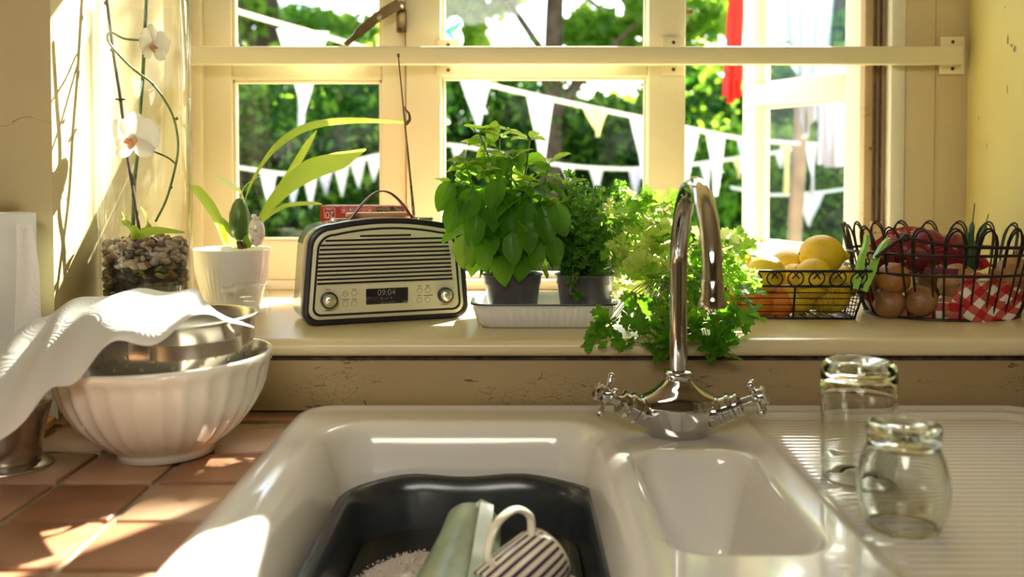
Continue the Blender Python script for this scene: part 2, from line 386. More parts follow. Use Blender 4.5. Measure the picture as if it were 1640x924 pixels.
# right casement, swung open about 62 degrees to the garden
ANG = math.radians(66)
rs = thing('window_3', None, None, (Xp(1397, YW+0.02), YW+0.03, SILL), (0, 0, PI-ANG)); rs['kind'] = 'structure'
L = 0.375
sash(rs, 0.0, L, 0.020, ZT-SILL-0.045, 0.380, 0.430, 0.050, 0.045, 0.052)
for zz in (0.10, 0.60):
    b = BM(); box(b, (Xp(1404), YW+0.0, SILL+zz), (0.022, 0.010, 0.07), bev=0.001)
    for dz in (-0.022, 0.022): lathe(b, [(0.0, 0.0), (0.003, 0.001), (0.003, 0.003)], 8, (0, 0, 0))
    obj('hinge', b, M_weather, win, world=True)

# horizontal guard rail across the window with its brackets
rail = thing('window_rail', 'long cream painted wooden rail fixed across the whole window', 'rail', (0.1, YW-0.045, EYE+0.2))
YR = YW-0.045
zr_ = (Zp(75, YR)+Zp(104, YR))/2; hr = Zp(75, YR)-Zp(104, YR)
bm = BM(); box(bm, ((Xp(305, YR)+Xp(1536, YR))/2, YR, zr_), (Xp(1536, YR)-Xp(305, YR), 0.022, hr), bev=0.004)
obj('bar', bm, M_frame, rail, world=True)
for px0, px1, py0, py1 in ((1059, 1095, 60, 120), (1502, 1541, 59, 119), (700, 737, 64, 121)):
    yb = YW-0.006 if px1 < 1500 else YW-0.026
    bm = BM(); x0, x1 = Xp(px0, yb), Xp(px1, yb); z1, z0 = Zp(py0, yb), Zp(py1, yb)
    box(bm, ((x0+x1)/2, yb, (z0+z1)/2), (x1-x0, 0.008, z1-z0), bev=0.002)
    box(bm, ((x0+x1)/2, (yb+YR)/2, zr_), (0.02, abs(yb-YR), hr*0.7), bev=0.001)
    br = obj('bracket', bm, M_frame, rail, world=True)
    for zz in (z1-0.010, z0+0.010):
        b = BM(); lathe(b, [(0, 0.0), (0.003, 0.0), (0.0035, -0.0015)], 10)
        bmesh.ops.rotate(b, verts=b.verts, cent=(0, 0, 0), matrix=Euler((PI/2, 0, 0)).to_matrix())
        bmesh.ops.translate(b, verts=b.verts, vec=((x0+x1)/2, yb-0.0055, zz))
        obj('screw', b, M_rust, br, world=True)

# brass casement stay on the left casement
st = thing('casement_stay', 'brass casement stay folded slanting above the window rail', 'window stay', P(642, 18, YW-0.01))
Y0 = YW-0.02
pts = [P(553, 72, Y0-0.012), P(575, 52, Y0-0.008), P(607, 26, Y0-0.004), P(640, 6, Y0)]
bm = BM(); ribbon(bm, catmull(pts, 4), [0.010]*4+[0.018]*5+[0.020]*4, 0.006, side=(0.6, 0, 1)); obj('arm', bm, M_brass, st, world=True)
bm = BM(); c = P(643, 34, Y0+0.014); box(bm, c, (0.019, 0.006, 0.044), bev=0.001); box(bm, P(641, 10, Y0+0.008), (0.016, 0.018, 0.016), bev=0.002); obj('plate', bm, M_brass, st, world=True)
for px, py, r in ((609, 28, 0.006), (640, 48, 0.0045), (644, 10, 0.004)):
    b = BM(); lathe(b, [(0, 0.003), (r*0.5, 0.003), (r, 0.001), (r, -0.002)], 14)
    bmesh.ops.rotate(b, verts=b.verts, cent=(0, 0, 0), matrix=Euler((PI/2, 0, 0)).to_matrix())
    bmesh.ops.translate(b, verts=b.verts, vec=P(px, py, Y0-0.008 if py < 40 else Y0+0.010)); obj('screw', b, M_rust if py > 40 else mat('steel_screw', (0.45, 0.42, 0.36), rough=0.3, metal=1), st, world=True)
# small brass latch keeper on the right mullion
bm = BM(); box(bm, P(1103, 20, YW+0.05), (0.014, 0.02, 0.010), bev=0.002); box(bm, P(1097.5, 18, YW+0.03), (0.003, 0.01, 0.05), bev=0.001)
tag(obj('latch_keeper', bm, M_brass), 'small brass latch keeper on the edge of the right window post', 'latch')
# little see-through sticker leaning behind the rail in the middle light
stk = thing('window_sticker', 'translucent turquoise and yellow sticker on the middle pane above the rail', 'sticker', P(725, 70, YW+0.045))
out = [(711, 62), (711, 45), (715, 33), (722, 26), (732, 25), (740, 31), (742, 40), (738, 48), (742, 56), (743, 66), (740, 74), (714, 74)]
def flat(name, pts, Y, th, m, par):
    b = BM(); q = [P(x, y, Y) for x, y in pts]; A = [b.verts.new(p) for p in q]; B = [b.verts.new(p-Vector((0, th, 0))) for p in q]
    for i in range(len(q)): b.faces.new((A[i], A[(i+1) % len(q)], B[(i+1) % len(q)], B[i]))
    b.faces.new(A[::-1]); b.faces.new(B); return obj(name, b, m, par, world=True, smooth=False)
def film(name, c): return leafmat(name, c, tuple(x*0.8 for x in c), c, 0.75)
flat('clear_film', out, YW+0.047, 0.0006, film('pearly_film', (0.72, 0.85, 0.78)), stk)
flat('print', [(713, 50), (720, 44), (729, 42), (735, 35), (739, 34), (734, 43), (730, 49), (723, 53), (727, 62), (735, 64), (739, 63), (734, 66), (725, 65), (719, 55), (715, 54)], YW+0.046, 0.0006, film('turquoise_print', (0.15, 0.72, 0.70)), stk)
flat('print', [(721, 48), (730, 46), (727, 52), (722, 52)], YW+0.0452, 0.0006, film('yellow_print', (0.9, 0.85, 0.35)), stk)
for q in ((731, 40), (717, 43)): flat('spot', [(q[0]+1.6*math.cos(a), q[1]+1.6*math.sin(a)) for a in [k*PI/4 for k in range(8)][::-1]], YW+0.045, 0.0006, film('violet_print', (0.35, 0.25, 0.75)), stk)
# ------------------------------------------------------------------ garden
bm = BM(); box(bm, (0, 13.2, 0.0), (34, 22, 0.1)); struct('ground', bm, mat('lawn', (0.10, 0.22, 0.03), rough=0.9, col2=(0.05, 0.12, 0.02), vscale=5, bump=1, bscale=30), smooth=False)
bm = BM(); box(bm, (0, 2.75, 0.02), (9, 1.2, 0.1)); struct('patio', bm, mat('patio_slabs', (0.6, 0.55, 0.45), rough=0.9, col2=(0.5, 0.45, 0.36), vscale=5), smooth=False)
def leaf_cloud(name, centers, sizes, n, ls, m, parent=None, seed=1, shell=0.55, flat_=0.0):
    """n folded leaves scattered in ellipsoids (denser towards their skins)"""
    g = np.random.default_rng(seed); C = np.asarray(centers, float); S = np.asarray(sizes, float)
    w = (S.prod(1))**(2/3); idx = g.choice(len(C), n, p=w/w.sum())
    d = g.normal(size=(n, 3)); d /= np.linalg.norm(d, axis=1)[:, None]
    r = shell + (1-shell)*g.random(n)**0.7
    p = C[idx] + d*r[:, None]*S[idx]
    a = g.normal(size=(n, 3)); a /= np.linalg.norm(a, axis=1)[:, None]
    b = np.cross(a, g.normal(size=(n, 3))); b /= np.linalg.norm(b, axis=1)[:, None]
    s = ls*(0.6+0.8*g.random(n))[:, None]; c = np.cross(a, b)
    V = np.empty((n, 4, 3)); V[:, 0] = p-a*s; V[:, 1] = p+b*s*0.55+c*s*0.15; V[:, 2] = p+a*s; V[:, 3] = p-b*s*0.55+c*s*0.15
    Fq = np.arange(n*4).reshape(n, 4); T = np.concatenate([Fq[:, [0, 1, 2]], Fq[:, [0, 2, 3]]])
    me = mesh_np(name, V.reshape(-1, 3), T, m); return link(name, me, parent)
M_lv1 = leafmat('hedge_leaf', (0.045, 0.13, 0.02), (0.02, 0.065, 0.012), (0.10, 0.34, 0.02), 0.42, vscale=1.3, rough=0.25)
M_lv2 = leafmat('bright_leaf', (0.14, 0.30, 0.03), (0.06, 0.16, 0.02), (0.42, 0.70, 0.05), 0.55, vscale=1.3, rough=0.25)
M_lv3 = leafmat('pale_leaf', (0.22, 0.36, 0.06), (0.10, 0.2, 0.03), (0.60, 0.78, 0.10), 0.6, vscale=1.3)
M_bark = mat('bark', (0.16, 0.10, 0.06), rough=0.9, col2=(0.08, 0.05, 0.03), vscale=12, bump=1, bscale=25)
M_core = mat('hedge_shade', (0.012, 0.03, 0.008), rough=1.0, var=0.5, vscale=6)  # near-black green, the shade inside the hedges put into a colour
def hedge(name, label, x0, x1, y, ztop, depth, n, ls, m, seed, bumpy=0.25, m2=None, n2=0):
    t = thing(name, label, 'hedge', ((x0+x1)/2, y, 0.05)); g = random.Random(seed); C = []; S = []
    L_ = x1-x0; k = max(2, int(L_/0.55))
    for i in range(k):
        for zz in np.arange(0.3, ztop, 0.5):
            C.append((x0+(i+g.random())*L_/k-(x0+x1)/2, g.uniform(-.1, .1), min(zz+g.uniform(-bumpy, bumpy), ztop-0.25)-0.05)); S.append((0.45, depth/2, 0.36))
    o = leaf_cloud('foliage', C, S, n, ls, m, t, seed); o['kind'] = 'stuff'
    if m2: o = leaf_cloud('painted_sunlit_foliage', [(c[0], c[1]-depth*0.3, c[2]+0.1) for c in C], S, n2, ls, m2, t, seed+5); o['kind'] = 'stuff'  # brighter leaf colour stands in for sunlight on the hedge
    b = BM(); box(b, (0, 0.25, (ztop-0.5)/2), (L_*0.97, depth*0.45, ztop-0.55), bev=0.1); obj('dark_backing', b, M_core, t)  # dark solid fill standing in for the shade between the leaves
    return t
def tree(label, x, y, h, cr, n, ls, m, seed, trunk=0.14, zlow=1.2, group=None, m2=None, n2=0):
    t = thing('tree', label, 'tree', (x, y, 0.05), group=group); g = random.Random(seed)
    b = BM(); tube(b, catmull([(0, 0, 0), (g.uniform(-.1, .1), 0, h*0.3), (g.uniform(-.2, .2), g.uniform(-.1, .1), h*0.65), (0, 0, h*0.92)], 4), [trunk, trunk*0.3], 9); obj('trunk', b, M_bark, t)
    C = []; S = []
    for i in range(16):
        a = g.uniform(0, 2*PI); zz = g.uniform(zlow, h); rr = cr*(1-abs((zz-(zlow+h)/2)/(h-zlow))*0.9)*g.uniform(0.35, 1)
        C.append((rr*math.cos(a), rr*math.sin(a)*0.7, zz)); s = g.uniform(0.35, 0.75)*cr*0.42; S.append((s, s, s*0.7))
        if i % 3 == 0:
            b = BM(); tube(b, catmull([(0, 0, zz*0.65), (C[-1][0]*.5, C[-1][1]*.5, zz*0.85), C[-1]], 3), [trunk*0.35, trunk*0.08], 6); obj('branch', b, M_bark, t)
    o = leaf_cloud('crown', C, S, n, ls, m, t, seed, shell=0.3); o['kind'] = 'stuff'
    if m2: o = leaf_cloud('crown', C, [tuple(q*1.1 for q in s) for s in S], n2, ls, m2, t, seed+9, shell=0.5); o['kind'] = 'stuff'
    return t
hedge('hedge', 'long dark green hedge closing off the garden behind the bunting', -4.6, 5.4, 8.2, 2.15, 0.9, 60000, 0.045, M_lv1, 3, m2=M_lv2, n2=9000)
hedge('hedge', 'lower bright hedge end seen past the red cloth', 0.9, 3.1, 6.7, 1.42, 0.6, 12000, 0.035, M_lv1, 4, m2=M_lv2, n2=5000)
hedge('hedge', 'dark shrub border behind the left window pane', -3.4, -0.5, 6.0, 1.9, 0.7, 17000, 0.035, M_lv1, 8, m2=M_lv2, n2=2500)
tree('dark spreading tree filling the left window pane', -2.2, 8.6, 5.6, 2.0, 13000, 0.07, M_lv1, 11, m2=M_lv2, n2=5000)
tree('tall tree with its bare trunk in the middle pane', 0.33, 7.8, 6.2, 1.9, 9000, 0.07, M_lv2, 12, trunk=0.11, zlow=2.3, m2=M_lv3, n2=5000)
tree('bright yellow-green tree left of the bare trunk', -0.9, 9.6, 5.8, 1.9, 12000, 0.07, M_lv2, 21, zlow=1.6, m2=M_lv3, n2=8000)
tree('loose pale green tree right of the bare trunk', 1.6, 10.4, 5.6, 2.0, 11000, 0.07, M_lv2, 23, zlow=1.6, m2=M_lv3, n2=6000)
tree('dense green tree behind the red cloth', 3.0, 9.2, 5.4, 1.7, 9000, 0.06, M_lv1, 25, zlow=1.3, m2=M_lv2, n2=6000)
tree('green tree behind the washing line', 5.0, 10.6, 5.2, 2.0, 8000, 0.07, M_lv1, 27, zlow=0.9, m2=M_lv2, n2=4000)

def added_shade_tree():
    """added tree out of view: its leaf clusters are placed to shade parts of the window"""
    x0, y0 = 4.4, 5.6; t = thing('tree', 'unseen tree added beside the house to shade the window', 'tree', (x0, y0, 0.05))
    b = BM(); tube(b, catmull([(0, 0, 0), (-.05, 0, 1.8), (.05, 0, 3.4), (0, 0, 5.4)], 4), [0.15, 0.05], 9); obj('trunk', b, M_bark, t)
    b = BM()
    for p in ((-2.5, -.2, 4.0), (-1.7, -.1, 4.45), (-1.0, 0, 5.0), (0.8, 0.3, 4.6)): tube(b, catmull([(0, 0, 3.2), (p[0]*.5, 0, p[2]*.93), p], 4), [0.05, 0.012], 6)
    obj('boughs', b, M_bark, t)
    def at(xw, zw): return (xw+0.59*3.5-x0, 5.35-y0, zw+0.82*3.5-0.05)
    C = [at(-.50, 1.20), at(-.50, 1.55), at(-.50, 1.85), (0.2, 0.3, 4.9), (0.9, 0.2, 4.3), (-.3, 0.4, 5.5)]  # first clusters set in the sun's path to shade the left casement
    S = [(.12, .06, .28), (.12, .06, .3), (.12, .06, .25), (.6, .5, .5), (.6, .5, .4), (.5, .5, .4)]
    o = leaf_cloud('crown', C, S, 9000, 0.028, M_lv1, t, 77, shell=0.0); o['kind'] = 'stuff'
    o = leaf_cloud('added_shade_leaves', [at(.52, 1.60), at(.30, 1.60), at(.10, 1.60), at(-.10, 1.60)], [(.14, .04, .050)]*4, 3500, 0.024, M_lv1, t, 78, shell=0.0); o['kind'] = 'stuff'  # added leaves that keep the sun off the sink
added_shade_tree()
# bunting
def cloth(name, c): return leafmat(name, c, tuple(x*0.93 for x in c), c, 0.16, rough=0.8)
M_fw = cloth('white_cotton', (0.72, 0.73, 0.80)); M_fy = cloth('yellow_cotton', (0.70, 0.66, 0.32)); M_fb = cloth('pale_blue_cotton', (0.50, 0.57, 0.76)); M_fl = cloth('lilac_cotton', (0.52, 0.50, 0.70))
M_str = cloth('white_tape', (0.92, 0.92, 0.9))
def flagmesh(w, h, m, seed):
    g = random.Random(seed); b = BM(); rows = []
    ph = g.uniform(0, 6)
    for j in range(7):
        t = j/6; ww = w*(1-t)+0.006
        rows.append([((i/4-0.5)*ww + 0.03*h*t*math.sin(ph), 0.012*math.sin(ph+i*1.3+t*3)*(0.3+t), -t*h) for i in range(5)])
    grid_faces(b, rows); me = bpy.data.meshes.new('flag'); b.to_mesh(me); b.free(); finish(me, m); return me
def bunting(label, pts, flags, group=None):
    """pts: rope points; flags: (fraction along the rope, width, drop, material)"""
    c = catmull(pts, 8); t = thing('bunting', label, 'bunting', c[0], group=group)
    b = BM(); ribbon(b, c, 0.018, 0.002, side=(0, 0, 1)); obj('tape', b, M_str, t, world=True)
    n = len(c)-1
    for k, (f, w, h, m) in enumerate(flags):
        i = min(int(f*n), n-1); p = c[i].lerp(c[i+1], f*n-i); d = c[min(i+1, n)]-c[max(i-1, 0)]
        o = link('flag', flagmesh(w, h, m, k*7+int(f*99)), t, loc=p-c[0], rot=(0, 0, math.atan2(d.y, d.x)))
# front line, from high on the left falling to the right
B1 = [P(250, -30, 3.3), P(375, 16, 3.4), P(548, 66, 3.55), P(740, 124, 3.8), P(880, 158, 3.95), P(1033, 190, 4.15), P(1190, 222, 4.4), P(1320, 232, 4.8)]
def frac(px, pts=B1):
    c = catmull(pts, 8); xs = [820+q.x/q.y*F for q in c]
    for i in range(len(xs)-1):
        if xs[i] <= px <= xs[i+1]: return (i+(px-xs[i])/(xs[i+1]-xs[i]))/(len(xs)-1)
    return 0.99
bunting('white bunting string sloping down from the upper left across all panes', B1,
    [(frac(300), .17, .2, M_fw), (frac(487), .185, .30, M_fw), (frac(620), .12, .22, M_fw), (frac(763), .13, .20, M_fb), (frac(866), .12, .30, M_fw), (frac(955), .12, .12, M_fy), (frac(1028), .12, .26, M_fw),
     (frac(1103), .10, .24, M_fw), (frac(1146), .11, .28, M_fw), (frac(1190), .09, .16, M_fl), (frac(1258), .09, .25, M_fy), (frac(1300), .09, .25, M_fw)])
B2 = [P(380, 268, 4.6), P(480, 278, 4.7), P(600, 250, 4.8), P(720, 232, 4.9), P(880, 262, 5.0), P(1033, 270, 5.1), P(1190, 252, 5.3), P(1290, 235, 5.5)]
bunting('lower line of pale pennants strung in front of the dark hedge', B2,
    [(frac(x, B2), .075, h*0.8, m) for x, h, m in ((430, .24, M_fw), (470, .2, M_fb), (497, .22, M_fw), (521, .16, M_fl), (547, .2, M_fw), (573, .18, M_fw), (600, .16, M_fw), (700, .2, M_fw), (735, .2, M_fw), (910, .12, M_fw), (955, .17, M_fw), (1018, .2, M_fl), (1130, .2, M_fw), (1182, .14, M_fy), (1250, .12, M_fw))])
B3 = [P(1170, 300, 5.6), P(1240, 312, 5.7), P(1330, 306, 5.8), P(1420, 290, 5.9)]
bunting('thin pennant string hanging low behind the open casement', B3, [(0.55, .18, .20, M_fw), (0.2, .14, .16, M_fl)])
bunting('steep white pennant string high in the left pane', [P(470, 40, 4.2), P(485, 112, 4.3), P(560, 95, 4.6), P(640, 60, 5)], [(0.3, .13, .27, M_fw)])

# red cloth and washing
def drape(name, label, cat, outline_top, outline_bot, Y, m, folds=5, amp=0.03, seed=2, zig=0.0):
    """cloth hanging between a top edge and a bottom edge (picture measurements at depth Y)"""
    g = random.Random(seed); ph = g.uniform(0, 6); T = catmull([P(x, y, Y) for x, y in outline_top], 8); B = catmull([P(x, y, Y) for x, y in outline_bot], 8)
    n = min(len(T), len(B)); b = BM(); rows = []
    for j in range(19):
        t = j/18; rows.append([T[int(i*(len(T)-1)/(n-1))].lerp(B[int(i*(len(B)-1)/(n-1))], t) + Vector((0, amp*math.sin(ph+folds*2*PI*i/n+t*2)*(0.3+t), 0)) for i in range(n)])
    grid_faces(b, rows); o = obj(name, b, m, smooth=True, ang=None); return tag(o, label, cat)
drape('scarf', 'bright red cloth hanging in the garden behind the open window', 'cloth', [(1168, -50), (1178, -52), (1192, -50)], [(1160, 152), (1171, 166), (1187, 150)], 3.6, cloth('red_cotton', (0.80, 0.035, 0.03)), 3, 0.03)
drape('shirt', 'pale blue shirt hanging on the line behind the open casement', 'shirt', [(1240, -60), (1290, -70), (1340, -60)], [(1262, 70), (1290, 150), (1330, 120)], 4.4, cloth('light_blue_shirt', (0.36, 0.47, 0.53)), 4, 0.04, 3)
drape('towel', 'white towel hanging beside the pale blue shirt', 'towel', [(1228, -40), (1240, -45), (1262, -40)], [(1232, 86), (1245, 100), (1262, 92)], 4.6, cloth('white_towel', (0.6, 0.57, 0.58)), 3, 0.03, 4)
drape('towel', 'crumpled white cloth hanging in front of the wooden post', 'towel', [(1270, 130), (1290, 125), (1310, 130)], [(1282, 180), (1288, 222), (1304, 190)], 4.1, cloth('white_rag', (0.45, 0.43, 0.47)), 3, 0.03, 5)
drape('trousers', 'lilac and white trousers on the line at the far side of the casement', 'trousers', [(1308, 110), (1330, 100), (1372, 105)], [(1312, 262), (1335, 268), (1375, 262)], 4.0, cloth('lilac_cloth', (0.38, 0.37, 0.50)), 4, 0.04, 6)
bm = BM(); tube(bm, [P(1262, 668, 4.7), P(1270, 420, 4.7), P(1284, 170, 4.7), P(1290, 60, 4.7)], 0.036, 8)
for v in bm.verts: v.co.z = max(v.co.z, 0.05)
tag(obj('line_post', bm, mat('post_wood', (0.36, 0.24, 0.17), rough=0.8, var=0.3, vscale=9)), 'brown wooden washing line post seen through the open casement', 'post')
# ------------------------------------------------------------------ worktop of terracotta tiles
M_grout = mat('grout', (0.40, 0.31, 0.20), rough=0.9, var=0.3, vscale=30, bump=0.6, bscale=120)
TILE = [mat('terracotta_%d' % i, c, rough=0.32, col2=d, vscale=v, bump=0.15, bscale=30, rvar=0.25, thr=(0.3, 0.72)) for i, (c, d, v) in enumerate([
    ((0.36, 0.185, 0.10), (0.26, 0.115, 0.055), 14), ((0.44, 0.26, 0.155), (0.33, 0.175, 0.09), 11), ((0.33, 0.15, 0.075), (0.22, 0.085, 0.04), 16), ((0.46, 0.30, 0.19), (0.36, 0.20, 0.11), 13)])]
wt = thing('worktop', 'terracotta tiled worktop left of the white sink', 'worktop', (-0.7, 0.95, CT))
bm = BM(); box(bm, (-0.79, 0.924, CT-0.019), (1.00, 0.748, 0.030)); box(bm, (-0.4575, 1.3075, CT-0.019), (0.325, 0.019, 0.030)); obj('grout_bed', bm, M_grout, wt, world=True)
tm = []
for i in range(6):
    b = BM(); box(b, (0, 0, -0.004), (0.0955+0.001*(i % 2), 0.1045, 0.009), bev=0.0028, seg=2)
    for v in b.verts: v.co.x += random.uniform(-.0006, .0006); v.co.y += random.uniform(-.0006, .0006)
    me = bpy.data.meshes.new('tile'); b.to_mesh(me); b.free(); finish(me, TILE[i % 4], True, 40); tm.append(me)
for i in range(9):
    for j in range(7):
        x = -0.3835+0.052-0.1035*(i-0) ; y = 1.2405+0.055-0.1125*j
        if y-0.05 < 0.55: continue
        if y > 1.25: y -= 0.0
        o = link('tile', tm[(i*5+j*3+(i*j) % 3) % 6], wt, loc=(x+0.7, y-0.95, random.uniform(-.0006, .0006)), rot=(random.uniform(-.004, .004), random.uniform(-.004, .004), random.uniform(-.006, .006)))
        if y > 1.27: o.scale = (1, 0.42, 1); o.location.y -= 0.019 if x < -0.58 else 0.0
M_unit = mat('unit_paint', (0.7, 0.62, 0.45), rough=0.6, var=0.1)
un = thing('kitchen_unit', 'cream kitchen unit under the worktop and sink', 'cabinet', (-0.2, 1.0, 0))
bm = BM()
for c, s in (((-1.27, 0.935, 0.43), (0.03, 0.70, 0.86)), ((-0.305, 0.935, 0.43), (0.03, 0.70, 0.86)), ((0.735, 0.935, 0.43), (0.03, 0.70, 0.86)), ((-0.79, 0.94, 0.1), (0.94, 0.68, 0.03)), ((0.215, 0.94, 0.1), (1.02, 0.68, 0.03))): box(bm, c, s)
obj('body', bm, M_unit, un, world=True, smooth=False)
for x0, x1 in ((-1.28, -0.80), (-0.79, -0.31), (-0.30, 0.21), (0.22, 0.75)):
    bm = BM(); box(bm, ((x0+x1)/2, 0.57, 0.46), (x1-x0-0.006, 0.02, 0.72), bev=0.003); d = obj('door', bm, M_unit, un, world=True)
    bm = BM(); lathe(bm, [(0, -0.03), (0.012, -0.026), (0.008, -0.01), (0.006, 0.0)], 12)
    bmesh.ops.rotate(bm, verts=bm.verts, cent=(0, 0, 0), matrix=Euler((-PI/2, 0, 0)).to_matrix()); bmesh.ops.translate(bm, verts=bm.verts, vec=(x1-0.05, 0.56, 0.7))
    for v in bm.verts: v.co.y = 0.56-abs(v.co.y-0.56)
    obj('knob', bm, M_brass, d, world=True)
bm = BM(); box(bm, (1.1, 0.924, CT-0.019), (0.69, 0.748, 0.038), bev=0.002)
tag(obj('worktop', bm, mat('wood_worktop', (0.3, 0.2, 0.1), rough=0.5, var=0.3)), 'short worktop end right of the sink drainer', 'worktop')

# ------------------------------------------------------------------ ceramic sink
M_cer = mat('glazed_ceramic', (0.80, 0.765, 0.71), rough=0.13, coat=0.3, var=0.03, vscale=3)
SX0, SX1, SY0, SY1, SR = -0.292, 0.722, 0.585, 1.316, 0.055
def rrsdf(x, y, x0, x1, y0, y1, r):
    qx = np.abs(x-(x0+x1)/2)-((x1-x0)/2-r); qy = np.abs(y-(y0+y1)/2)-((y1-y0)/2-r)
    return -(np.hypot(np.maximum(qx, 0), np.maximum(qy, 0))+np.minimum(np.maximum(qx, qy), 0)-r)
xs = np.linspace(SX0, SX1, 254); ys = np.concatenate([np.linspace(SY0, 0.74, 30)[:-1], np.linspace(0.74, SY1, 210)])
GX, GY = np.meshgrid(xs, ys)
# pull the corners onto a rounded outline
for cx, cy, sx, sy in ((SX0+SR, SY1-SR, -1, 1), (SX1-SR, SY1-SR, 1, 1), (SX0+SR, SY0+SR, -1, -1), (SX1-SR, SY0+SR, 1, -1)):
    m_ = ((GX-cx)*sx > 0) & ((GY-cy)*sy > 0); dx = GX-cx; dy = GY-cy; mx = np.maximum(np.abs(dx), np.abs(dy)); hy = np.hypot(dx, dy)+1e-9
    k = np.where(m_, mx/hy, 1.0); GX = cx+dx*k; GY = cy+dy*k
DECK = 0.012
zz = np.full(GX.shape, DECK)
de = rrsdf(GX, GY, SX0, SX1, SY0, SY1, SR)
zz = zz - np.interp(de, [0, 0.0015, 0.004, 0.008, 0.014, 0.022], [0.014, 0.008, 0.004, 0.0015, 0.0003, 0])
# raised soft lip running around, inner deck a little lower
zz += 0.0035*np.exp(-((de-0.020)/0.010)**2)
prD = [-1, 0, 0.006, 0.012, 0.018, 0.024, 0.032, 0.045, 0.058, 0.072, 0.09, 1]
prZ = [0, 0, 0.0012, 0.0045, 0.011, 0.024, 0.060, 0.125, 0.165, 0.182, 0.187, 0.190]
d1 = rrsdf(GX, GY, -0.246, 0.122, 0.665, 1.232, 0.075); zz -= np.interp(d1, prD, prZ)
d2 = rrsdf(GX, GY, 0.131, 0.276, 0.790, 1.100, 0.042)
zz -= np.interp(d2, [-1, 0, 0.004, 0.008, 0.012, 0.020, 0.032, 0.045, 0.06, 1], [0, 0, 0.0012, 0.005, 0.014, 0.050, 0.105, 0.128, 0.134, 0.136])
d3 = rrsdf(GX, GY, 0.305, 0.690, 0.640, 1.272, 0.05)
zz -= 0.006*np.interp(d3, [0, 0.012, 0.02], [0, 0.9, 1])
zz += 0.0007*np.sin(GY*2*PI/0.0135)*np.interp(d3, [0.012, 0.03], [0, 1])
V = np.stack([GX, GY, zz+CT], -1).reshape(-1, 3); ny, nx = GX.shape
I = np.arange(ny*nx).reshape(ny, nx); Q = np.stack([I[:-1, :-1], I[:-1, 1:], I[1:, 1:], I[1:, :-1]], -1).reshape(-1, 4)
sk = thing('sink', 'white ceramic sink with large and small bowl and ridged drainer', 'sink', (0.21, 1.0, CT))
V[:, 0] -= 0.21; V[:, 1] -= 1.0; V[:, 2] -= CT
link('basin', mesh_np('basin', V, Q, M_cer, True), sk)
bm = BM(); lathe(bm, [(0.0, 0.004), (0.012, 0.004), (0.026, 0.003), (0.032, 0.0)], 24, c=(0.212, 0.93, CT-0.124+0.0005)); 
M_chrome = mat('chrome', (0.56, 0.545, 0.53), rough=0.06, metal=1.0)
obj('drain', bm, M_chrome, sk, world=True)

# ------------------------------------------------------------------ chrome tap
TX, TY, TZ = 0.2025, 1.158, CT+DECK
tap = thing('mixer_tap', 'chrome swan neck mixer tap with cross handles behind the sink', 'tap', (TX, TY, TZ))
bm = BM(); rows = []
_pf = catmull([Vector(p) for p in ((0, .0330, .0235), (.002, .0350, .025), (.005, .0365, .026), (.014, .0420, .0265), (.026, .0500, .0262), (.035, .0545, .0258), (.041, .0545, .025), (.046, .050, .0245), (.050, .043, .0235), (.054, .035, .022), (.058, .0285, .0205), (.063, .0225, .019), (.067, .0190, .0175), (.070, .0168, .0165), (.0715, .0178, .0178), (.0775, .0178, .0178), (.0795, .0158, .0158), (.081, .0115, .0115))], 3)
for z, a, b in _pf:
    rows.append([(a*math.copysign(abs(math.cos(t))**0.9, math.cos(t)), b*math.copysign(abs(math.sin(t))**0.9, math.sin(t)), z) for t in [2*PI*k/40 for k in range(40)]])
R_ = grid_faces(bm, rows, close_u=True); bm.faces.new(R_[0][::-1]); obj('body', bm, M_chrome, tap, ang=50)
bm = BM(); arc = [(0, 0, 0.072), (0, 0, 0.14), (0, 0, 0.18), (0, 0, 0.208)]
RA = 0.098
for k in range(1, 19):
    a = PI*k/18; arc.append((0, -RA+RA*math.cos(a), 0.208+RA*math.sin(a)))
arc += [(0, -2*RA, 0.204)]
tube(bm, arc, 0.0108, 20); obj('spout', bm, M_chrome, tap, ang=50)
bm = BM(); lathe(bm, [(0.0095, -0.0015), (0.0135, 0.0), (0.0140, 0.004), (0.0132, 0.009), (0.0120, 0.012), (0.0118, 0.026), (0.0108, 0.028)], 24, c=(0, -2*RA, 0.184)); obj('nozzle', bm, M_chrome, tap)
